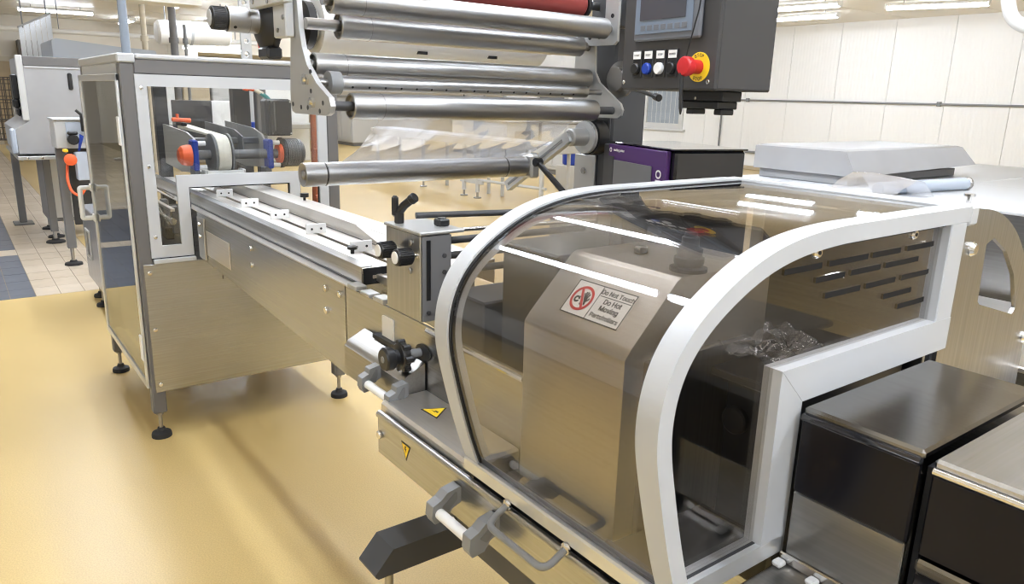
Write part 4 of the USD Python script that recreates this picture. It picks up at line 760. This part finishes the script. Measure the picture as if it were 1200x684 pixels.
t.part('tee', join(cyl((-4.0, 1.255, 1.60), (-4.0, 1.262, 1.645), .013, 14), cyl((-4.0, 1.245, 1.615), (-4.0, 1.30, 1.605), .009, 14)), 'orange'); t.part('sleeve', cyl((-4.0, 1.30, 1.606), (-4.0, 1.345, 1.585), .011, 14), 'cream'); t.part('hose', tube([(-4.0, 1.33, 1.592), (-4.0, 1.385, 1.555), (-4.05, 1.39, 1.45)], .011, 12, .03), 'teal')
t = Thing('inner_plate_stand', 'dark grey upright plates at the back of the cabinet interior', 'machine part', (-4.9, 1.2, 0))
t.part('post', bx(-4.76, -4.70, .96, 1.03, 0, 1.68, .003), 'column_grey'); t.part('plate', bx(-5.25, -5.24, 1.17, 1.42, 1.20, 1.53, .003), 'column_grey'); t.part('post', bx(-4.78, -4.70, 1.40, 1.50, 0, 1.70, .003), 'beam_grey'); t.part('white_panel', bx(-5.30, -5.29, 1.43, 1.62, 1.20, 1.53, .003), 'white_plastic'); t.part('cross_rail', bx(-4.78, -4.72, 1.04, 1.40, 1.62, 1.66, .003), 'light_grey')
t.part('blue_grip', cyl((-5.1, 1.63, 1.34), (-5.1, 1.63, 1.40), .022, 14, .004), 'blue'); t.part('dark_rod', cyl((-5.1, 1.61, 1.35), (-5.1, 1.61, 1.56), .009, 12), 'black')
t = Thing('small_actuator', 'salmon-tipped small actuator on the feeder arm inside the cabinet', 'actuator', (-4.6, 1.02, 1.42))
t.part('body', bx(-4.55, -4.42, 1.03, 1.06, 1.402, 1.422, .004), 'black'); t.part('tip', join(cyl((-4.5, 1.0, 1.435), (-4.5, 1.10, 1.43), .012, 12, .003), cyl((-4.5, 1.03, 1.435), (-4.5, 1.03, 1.465), .008, 10)), 'orange')
t = Thing('side_mechanism', 'small chrome brackets and a black-and-white limit switch below the conveyor, behind the lower window leg', 'mechanism', (-3.8, .85, .9))
t.part('cylinder', cyl((-4.2, .80, .99), (-3.75, .80, .99), .018, 18, .003), 'chrome'); t.part('bracket', join(bx(-4.0, -3.95, .80, .83, .90, 1.07, .003), bx(-3.80, -3.76, .80, .83, .93, 1.06, .003)), 'mid_grey'); t.part('switch', bx(-3.86, -3.78, .77, .81, .90, .955, .004), 'black'); t.part('link', cyl((-3.97, .79, 1.03), (-3.78, .79, .97), .007, 10), 'chrome')
t = Thing('inner_guide_rail', 'slim steel guide rails beside the conveyor inside the cabinet', 'rail', (-4.3, .80, 1.05))
t.part('rail', tube([(-4.62, .76, 1.165), (-3.70, .80, 1.115)], .007, 10), 'chrome'); t.part('rail', bx(-4.62, -3.60, .76, .78, 1.06, 1.075, .002), 'steel_satin'); t.part('stanchion', join(cyl((-4.4, .72, .95), (-4.4, .72, 1.30), .008, 10), cyl((-4.4, .68, 1.235), (-4.4, .80, 1.235), .008, 10)), 'shaft_steel'); t.part('yellow_tag', bx(-4.05, -3.98, .758, .782, 1.0752, 1.078), 'yellow')

# pole and perforated post on top of the cabinet
t = Thing('ceiling_pole', 'blue-grey round pole rising from the cabinet top to the ceiling', 'pole', (-4.3, .76, CT))
t.part('tube', cyl((-4.3, .77, CT), (-4.3, .77, CZ), .021, 20), 'pole_grey'); t.part('collar', lathe([(.04, 0), (.04, .012), (.026, .02)], (-4.3, .77, CT), (0, 0, 1), 20), 'alu_white')
t = Thing('perforated_post', 'short perforated steel post with a red tag on the cabinet top, below the spindle', 'post', (-3.58, 1.14, CT))
t.part('post', prism(sbox(1.120, CT, 1.165, 2.02).difference(union_all([Point(1.1425, CT+.025+.055*i).buffer(.011) for i in range(5)])), 'x', -3.60, -3.58), 'alu_plate', smooth=False)
t.part('red_tag', hull([(-3.575, 1.180, 1.85), (-3.575, 1.205, 1.85), (-3.575, 1.215, 1.80), (-3.575, 1.195, 1.79), (-3.571, 1.19, 1.83)]), 'red'); t.part('tag_wire', cyl((-3.573, 1.205, 1.80), (-3.573, 1.208, CT), .003, 8), 'handle_grey')

# ================================================================== machines down the line on the left
t = Thing('checkweigher_housing', 'big light grey sheet-metal housing with dark top band, standing on legs left of the cabinet', 'machine', (-9.2, .8, 0))
hp = Polygon([(.640, 1.862), (1.20, 1.862), (1.20, .955), (.520, .955), (.515, 1.180), (.560, 1.215), (.640, 1.270)])
t.part('housing', prism(hp, 'x', -10.2, -8.6), 'machine_grey', smooth=20); t.part('top_band', bx(-8.600, -8.590, .645, 1.20, 1.775, 1.860, .003), 'beam_grey'); t.part('trim_line', bx(-8.600, -8.592, .65, 1.20, 1.755, 1.772, .002), 'alu_white')
t.part('edge_profile', bx(-8.62, -8.585, .585, .640, 1.27, 1.868, .006), 'light_grey'); t.part('door_pull', bx(-8.600, -8.575, .995, 1.035, 1.56, 1.72, .012), 'black')
t.part('lower_shelf', bx(-10.2, -8.55, .500, 1.20, .90, .935, .004), 'alu_plate'); t.part('shadow_strip', bx(-8.60, -8.585, .66, 1.1, .936, .954, .002), 'black')
for y in (.58, .70, .82): t.part('shelf_bolt', bolt((-8.55, y, .917), (1, 0, 0), .012, .006), 'chrome')
for x, y, w in [(-10.47, .58, .075), (-9.03, .762, .07)]:
    t.part('leg', bx(x-w/2, x+w/2, y-w/2, y+w/2, .12 if x > -10 else .02, .90, .006), 'mid_grey')
    a, b = foot_meshes(x, y, .13, .09); k = t.part('levelling_foot', a if x > -10 else bx(x-.14, x+.14, y-.10, y+.10, 0, .02, .004), 'rubber' if x > -10 else 'mid_grey')
    if x > -10: t.part('foot_rod', cyl((x, y, .03), (x, y, .14), .018, 12), 'shaft_steel', k)
t.part('inner_cabinet', bx(-10.0, -9.3, .75, 1.20, .18, .89, .006), 'mid_grey'); t.part('inner_door', bx(-9.3, -9.28, .78, 1.18, .22, .86, .004), 'light_grey')
for x, y in [(-9.95, .80), (-9.35, .80), (-9.35, 1.15)]: t.part('cabinet_foot', foot_meshes(x, y, .18, .08)[0], 'rubber'); t.part('cabinet_foot_rod', cyl((x, y, .03), (x, y, .18), .016, 10), 'shaft_steel')
t.part('black_duct', join(bx(-9.6, -9.4, .585, .640, 1.45, 1.70, .01), bx(-9.6, -9.4, .575, .638, 1.36, 1.46, .02), bx(-9.6, -9.4, .60, .639, 1.28, 1.36, .02)), 'black')
t.part('grey_cowl', bx(-8.75, -8.58, .470, .514, .96, 1.19, .012), 'blue_grey')
t = Thing('reject_station', 'small grey station with blue panel, orange plug and air valve, left of the cabinet', 'machine', (-7.6, .85, 0))
t.part('case', bx(-7.95, -7.6, .735, 1.10, 1.07, 1.31, .006), 'light_grey'); t.part('blue_panel', bx(-7.599, -7.59, .82, 1.08, 1.12, 1.295, .003), 'blue_grey'); t.part('case_lid', bx(-7.97, -7.58, .725, 1.11, 1.311, 1.325, .004), 'alu_white')
t.part('air_valve', join(cyl((-7.58, .86, 1.15), (-7.50, .86, 1.15), .045, 16, .008), bx(-7.57, -7.50, .82, .90, 1.19, 1.22, .01)), 'black'); t.part('blue_lever', hull([(-7.52, .885, 1.05), (-7.52, .90, 1.05), (-7.50, .94, 1.18), (-7.50, .91, 1.20), (-7.48, .93, 1.16)]), 'blue')
t.part('orange_plug', lathe([(.045, 0), (.05, .01), (.05, .05), (.03, .06)], (-7.55, .82, .98), (1, 0, 0), 20), 'orange'); t.part('yellow_cap', bx(-7.56, -7.5, .77, .81, 1.045, 1.07, .006), 'yellow'); t.part('bracket', bx(-7.62, -7.5, .86, .98, .80, 1.04, .006), 'blue_grey')
t.part('leg', bx(-7.83, -7.75, .74, .815, .16, 1.07, .006), 'mid_grey'); a, b = foot_meshes(-7.79, .776, .17, .075); k = t.part('levelling_foot', a, 'rubber'); t.part('foot_rod', cyl((-7.79, .776, .03), (-7.79, .776, .18), .016, 12), 'shaft_steel', k)
t.part('back_plate', bx(-7.95, -7.90, .84, 1.12, .35, 1.06, .004), 'column_grey')
t.part('hose', tube([(-7.6, .80, .93), (-7.55, .78, .80), (-7.52, .80, .70), (-7.5, .86, .66), (-7.5, .90, .72)], .012, 10, .06), 'orange')
t.part('clamp_lever', join(cyl((-7.5, .955, 1.22), (-7.5, .955, 1.36), .03, 14, .005), tube([(-7.5, .95, 1.35), (-7.5, .90, 1.40)], .012, 10)), 'black')
t = Thing('side_box', 'brushed steel floor-standing box with a white rectangular grip, low behind the cabinet door', 'box', (-6.0, .9, 0))
t.part('case', bx(-6.55, -5.75, .745, 1.3, .16, .72, .005), 'steel_z'); t.part('grip', prism(sbox(-6.42, .34, -6.22, .56).difference(sbox(-6.405, .355, -6.235, .545)), 'y', .735, .7445), 'alu_white')
for x, y in [(-6.45, .80), (-5.85, .80), (-6.15, .775)]: a, b = foot_meshes(x, y, .16, .05); k = t.part('levelling_foot', a, 'rubber'); t.part('foot_rod', b, 'shaft_steel', k)

# ------------------------------------------------------------------ background furniture
t = Thing('bench_conveyor', 'low stainless conveyor bench on slim legs across the yellow floor, seen below the dancer roller', 'conveyor', (-10.2, 6.95, 0))
t.part('table', bx(-13.8, -8.2, 6.75, 7.35, .84, .96, .01), 'light_grey'); t.part('belt', bx(-13.8, -8.2, 6.80, 7.30, .961, .972, .003), 'blue_grey')
t.part('cross_rail', join(tube([(-11.6, 6.8, .26), (-8.3, 6.8, .34)], .022, 10), bx(-10.55, -9.9, 6.78, 6.82, .23, .29, .005)), 'light_grey')
for x in (-13.6, -11.8, -10.45, -10.05, -8.4):
    t.part('leg', cyl((x, 6.80, .10), (x, 6.80, .84), .035, 14), 'light_grey'); t.part('leg_foot', join(cyl((x, 6.80, 0), (x, 6.80, .02), .065, 16, .004), cyl((x, 6.80, .02), (x, 6.80, .12), .018, 10)), 'shaft_steel')
    t.part('leg', cyl((x, 7.30, .0), (x, 7.30, .84), .03, 12), 'light_grey')
for i, (x, y, w, d, h, m, lb) in enumerate([(-22.8, 10.6, 1.6, .9, 1.5, 'light_grey', 'pale grey equipment cabinet far beyond the film sheet, leftmost'), (-18.6, 12.5, 1.2, .9, 1.25, 'white_plastic', 'white equipment cabinet far beyond the film sheet'), (-15.9, 11.6, 1.5, 1.0, 1.0, 'blue_grey', 'blue-grey equipment cabinet far beyond the film sheet, nearest the column'), (-12.6, 10.9, .9, .8, 1.1, 'light_grey', 'pale grey equipment cabinet beside the column, far across the floor')]):
    e_ = Thing('equipment_cabinet', lb, 'cabinet', (x, y, 0))
    e_.part('body', bx(x-w/2, x+w/2, y-d/2, y+d/2, .1, h, .02), m); e_.part('plinth', bx(x-w/2+.03, x+w/2-.03, y-d/2+.03, y+d/2-.03, 0, .1, .005), 'mid_grey'); e_.part('door', bx(x-w/2+.08, x-.02, y-d/2-.02, y-d/2-.001, .18, h-.1, .006), m); e_.part('door', bx(x+.02, x+w/2-.08, y-d/2-.02, y-d/2-.001, .18, h-.1, .006), m)
    e_.part('vent_strip', bx(x+w/2, x+w/2+.01, y-d/4, y+d/4, h*.55, h*.8, .003), 'mid_grey'); e_.part('top_tray', bx(x-w/2-.04, x+w/2+.04, y-d/2-.04, y+d/2+.04, h+.001, h+.04, .01), 'alu_plate')
t = Thing('blue_bin', 'small blue bin on a grey stand far behind the dancer arm hub', 'bin', (-10.4, 9.1, 0))
t.part('bin', lathe([(.13, 0), (.16, .02), (.17, .26), (.18, .28), (.18, .31), (.15, .32)], (-10.4, 9.1, .44), (0, 0, 1), 24), 'blue'); t.part('stand', bx(-10.6, -10.2, 8.9, 9.3, 0, .439, .01), 'light_grey')
t = Thing('dust_hood', 'long pale blue-grey rounded hood above the far machines, over the grey cabinet', 'hood', (-13, 2.0, 1.9))
hc = [(1.36, 2.24), (1.42, 2.26), (2.2, 2.19), (2.75, 2.16), (2.75, 1.95), (1.36, 1.95)]
t.part('shell', prism(Polygon(hc).buffer(-.04).buffer(.04), 'x', -14.5, -13.0), 'blue_grey'); t.part('rim', bx(-13.0, -12.96, 1.34, 2.77, 1.93, 1.97, .01), 'alu_white')
t.part('support', join(bx(-14.4, -14.3, 1.5, 1.6, 0, 1.96, .01), bx(-13.2, -13.1, 2.5, 2.6, 0, 1.96, .01)), 'mid_grey')
t = Thing('strip_curtain', 'translucent blue-white strip curtain hanging high at the far left above the grey housing', 'curtain', (-15.2, 1.4, 2.0))
t.part('header_rail', hull([(-15.05, 1.13, 2.52), (-15.05, 1.62, 2.78), (-15.15, 1.13, 2.52), (-15.15, 1.62, 2.78), (-15.05, 1.13, 2.49), (-15.05, 1.62, 2.74), (-15.15, 1.13, 2.49), (-15.15, 1.62, 2.74)]), 'alu_white')
for k in range(6):
    y = 1.14+.08*k; t.part('strip', prism([(y, 1.95), (y+.074, 1.95), (y+.074, 2.50+.041*(k+.9)), (y, 2.50+.041*k)], 'x', -15.112-.01*(k % 2), -15.108-.01*(k % 2)), 'pvc_curtain', smooth=False)
t.part('hanger', cyl((-15.1, 1.2, 2.5), (-15.1, 1.2, CZ), .01, 8), 'handle_grey'); t.part('hanger', cyl((-15.1, 1.55, 2.7), (-15.1, 1.55, CZ), .01, 8), 'handle_grey')
t = Thing('cable_tray', 'white overhead service beam crossing below the ceiling at the top left', 'beam', (-11.3, 2.2, 2.9))
t.part('tray', join(bx(-11.7, -11.2, 1.85, 3.0, 2.70, 2.72, .004), bx(-11.22, -11.2, 1.85, 3.0, 2.72, 2.80, .004), bx(-11.7, -11.68, 1.85, 3.0, 2.72, 2.80, .004)), 'duct_white'); t.part('hanger', cyl((-11.45, 1.95, 2.72), (-11.45, 1.95, CZ), .012, 8), 'handle_grey'); t.part('hanger', cyl((-11.45, 2.9, 2.72), (-11.45, 2.9, CZ), .012, 8), 'handle_grey')
t = Thing('white_pipe', 'long white horizontal pipe below the ceiling at the far left', 'pipe', (-19, 3, 2.68))
t.part('pipe', tube([(-19, .2, 2.70), (-19, 6.5, 2.72)], .05, 14), 'duct_white'); t.part('hanger', cyl((-19, 2.15, 2.7), (-19, 2.15, CZ), .010, 8), 'handle_grey'); t.part('hanger', cyl((-19, 5.8, 2.7), (-19, 5.8, CZ), .010, 8), 'handle_grey')
t = Thing('white_duct', 'fat white horizontal duct beyond the cabinet top, left of the spindle cap', 'duct', (-17.6, 4.4, 2.7))
t.part('duct', cyl((-17.6, 3.75, 2.74), (-17.6, 5.25, 2.78), .24, 32, .05), 'duct_white'); t.part('band', cyl((-17.6, 4.4, 2.76), (-17.6, 4.46, 2.76), .25, 32, .01), 'alu_white'); t.part('hanger', cyl((-17.6, 3.95, 2.95), (-17.6, 3.95, CZ), .012, 8), 'handle_grey'); t.part('hanger', cyl((-17.6, 5.1, 2.95), (-17.6, 5.1, CZ), .012, 8), 'handle_grey')
for i, (x, y, rad, m, lb) in enumerate([(-16, 3.20, .05, 'cream', 'cream round riser pipe beyond the cabinet top, leftmost of three'), (-16, 3.72, .07, 'mid_grey', 'dark grey riser pipe beyond the cabinet top, middle of three'), (-16, 3.93, .03, 'handle_grey', 'thin grey riser pipe beyond the cabinet top, rightmost of three')]):
    e_ = Thing('riser_pipe', lb, 'pipe', (x, y, 0)); e_.part('pipe', cyl((x, y, 0), (x, y, CZ-.3*i), rad, 16), m); e_.part('collar', cyl((x, y, 2.45), (x, y, 2.55), rad+.02, 16, .004), m)
t = Thing('packing_line', 'row of pale machine units beyond the cabinet top, under the fat white duct', 'machine', (-18, 4.5, 0))
t.part('unit', bx(-18.6, -17.6, 3.5, 4.15, 0, 2.10, .02), 'white_plastic'); t.part('unit', bx(-18.6, -17.6, 4.2, 4.75, 0, 2.22, .02), 'kerb_tan'); t.part('unit', bx(-18.6, -17.6, 4.8, 5.9, 0, 2.05, .02), 'light_grey'); t.part('unit', bx(-18.6, -17.6, 5.95, 7.0, 0, 1.9, .02), 'white_plastic'); t.part('sign_board', bx(-17.59, -17.55, 3.3, 3.7, 2.12, 2.25, .006), 'blue_grey'); t.part('deck', bx(-17.5, -16.6, 3.5, 7.0, .8, .9, .01), 'alu_plate')
t = Thing('wire_shelf_trolley', 'dark wire shelf trolley standing far down the aisle at the left edge', 'trolley', (-21.2, 1.1, 0))
t.part('mesh_wires', join(*[cyl((-21, .75+.07*i, .35), (-21, .75+.07*i, 1.75), .010, 6) for i in range(9)], *[cyl((-21, .72, .35+.14*i), (-21, 1.34, .35+.14*i), .010, 6) for i in range(11)], *[cyl((-21.5, .75+.14*i, .35), (-21.5, .75+.14*i, 1.75), .010, 6) for i in range(5)]), 'wire_dark', kind='stuff')
t.part('frame', join(*[cyl((x, y, .12), (x, y, 1.80), .02, 10) for x in (-21, -21.5) for y in (.72, 1.34)]), 'wire_dark')
for i in range(4): t.part('shelf', bx(-21.5, -21, .72, 1.34, .34+.45*i, .36+.45*i, .004), 'wire_dark')
for x in (-21, -21.5):
    for y in (.72, 1.34): t.part('castor', cyl((x, y-.02, .06), (x, y+.02, .06), .06, 16, .006), 'rubber')
t = Thing('step_ladder', 'small grey step ladder beside the wire trolley at the far left', 'ladder', (-19.5, 1.35, 0))
for y in (1.20, 1.50): t.part('rail', cyl((-19.3, y, 0), (-19.7, y, 1.15), .022, 10), 'alu_plate'); t.part('prop', cyl((-20.0, y, 0), (-19.7, y, 1.12), .016, 10), 'handle_grey')
for i in range(4): t.part('step', bx(-19.39-.09*i-.05, -19.39-.09*i+.05, 1.2, 1.5, .24*(i+1)-.012, .24*(i+1)+.012, .004), 'alu_plate')
t = Thing('dark_pillar', 'dark brown-grey wall pillar beside the tan door at the far left', 'pillar', (-24.7, 2.1, 0))
t.part('shaft', bx(-24.98, -24.5, 1.78, 2.35, .05, 2.75, .01), 'wire_dark'); t.part('foot', bx(-24.99, -24.45, 1.74, 2.4, 0, .05, .01), 'mid_grey')
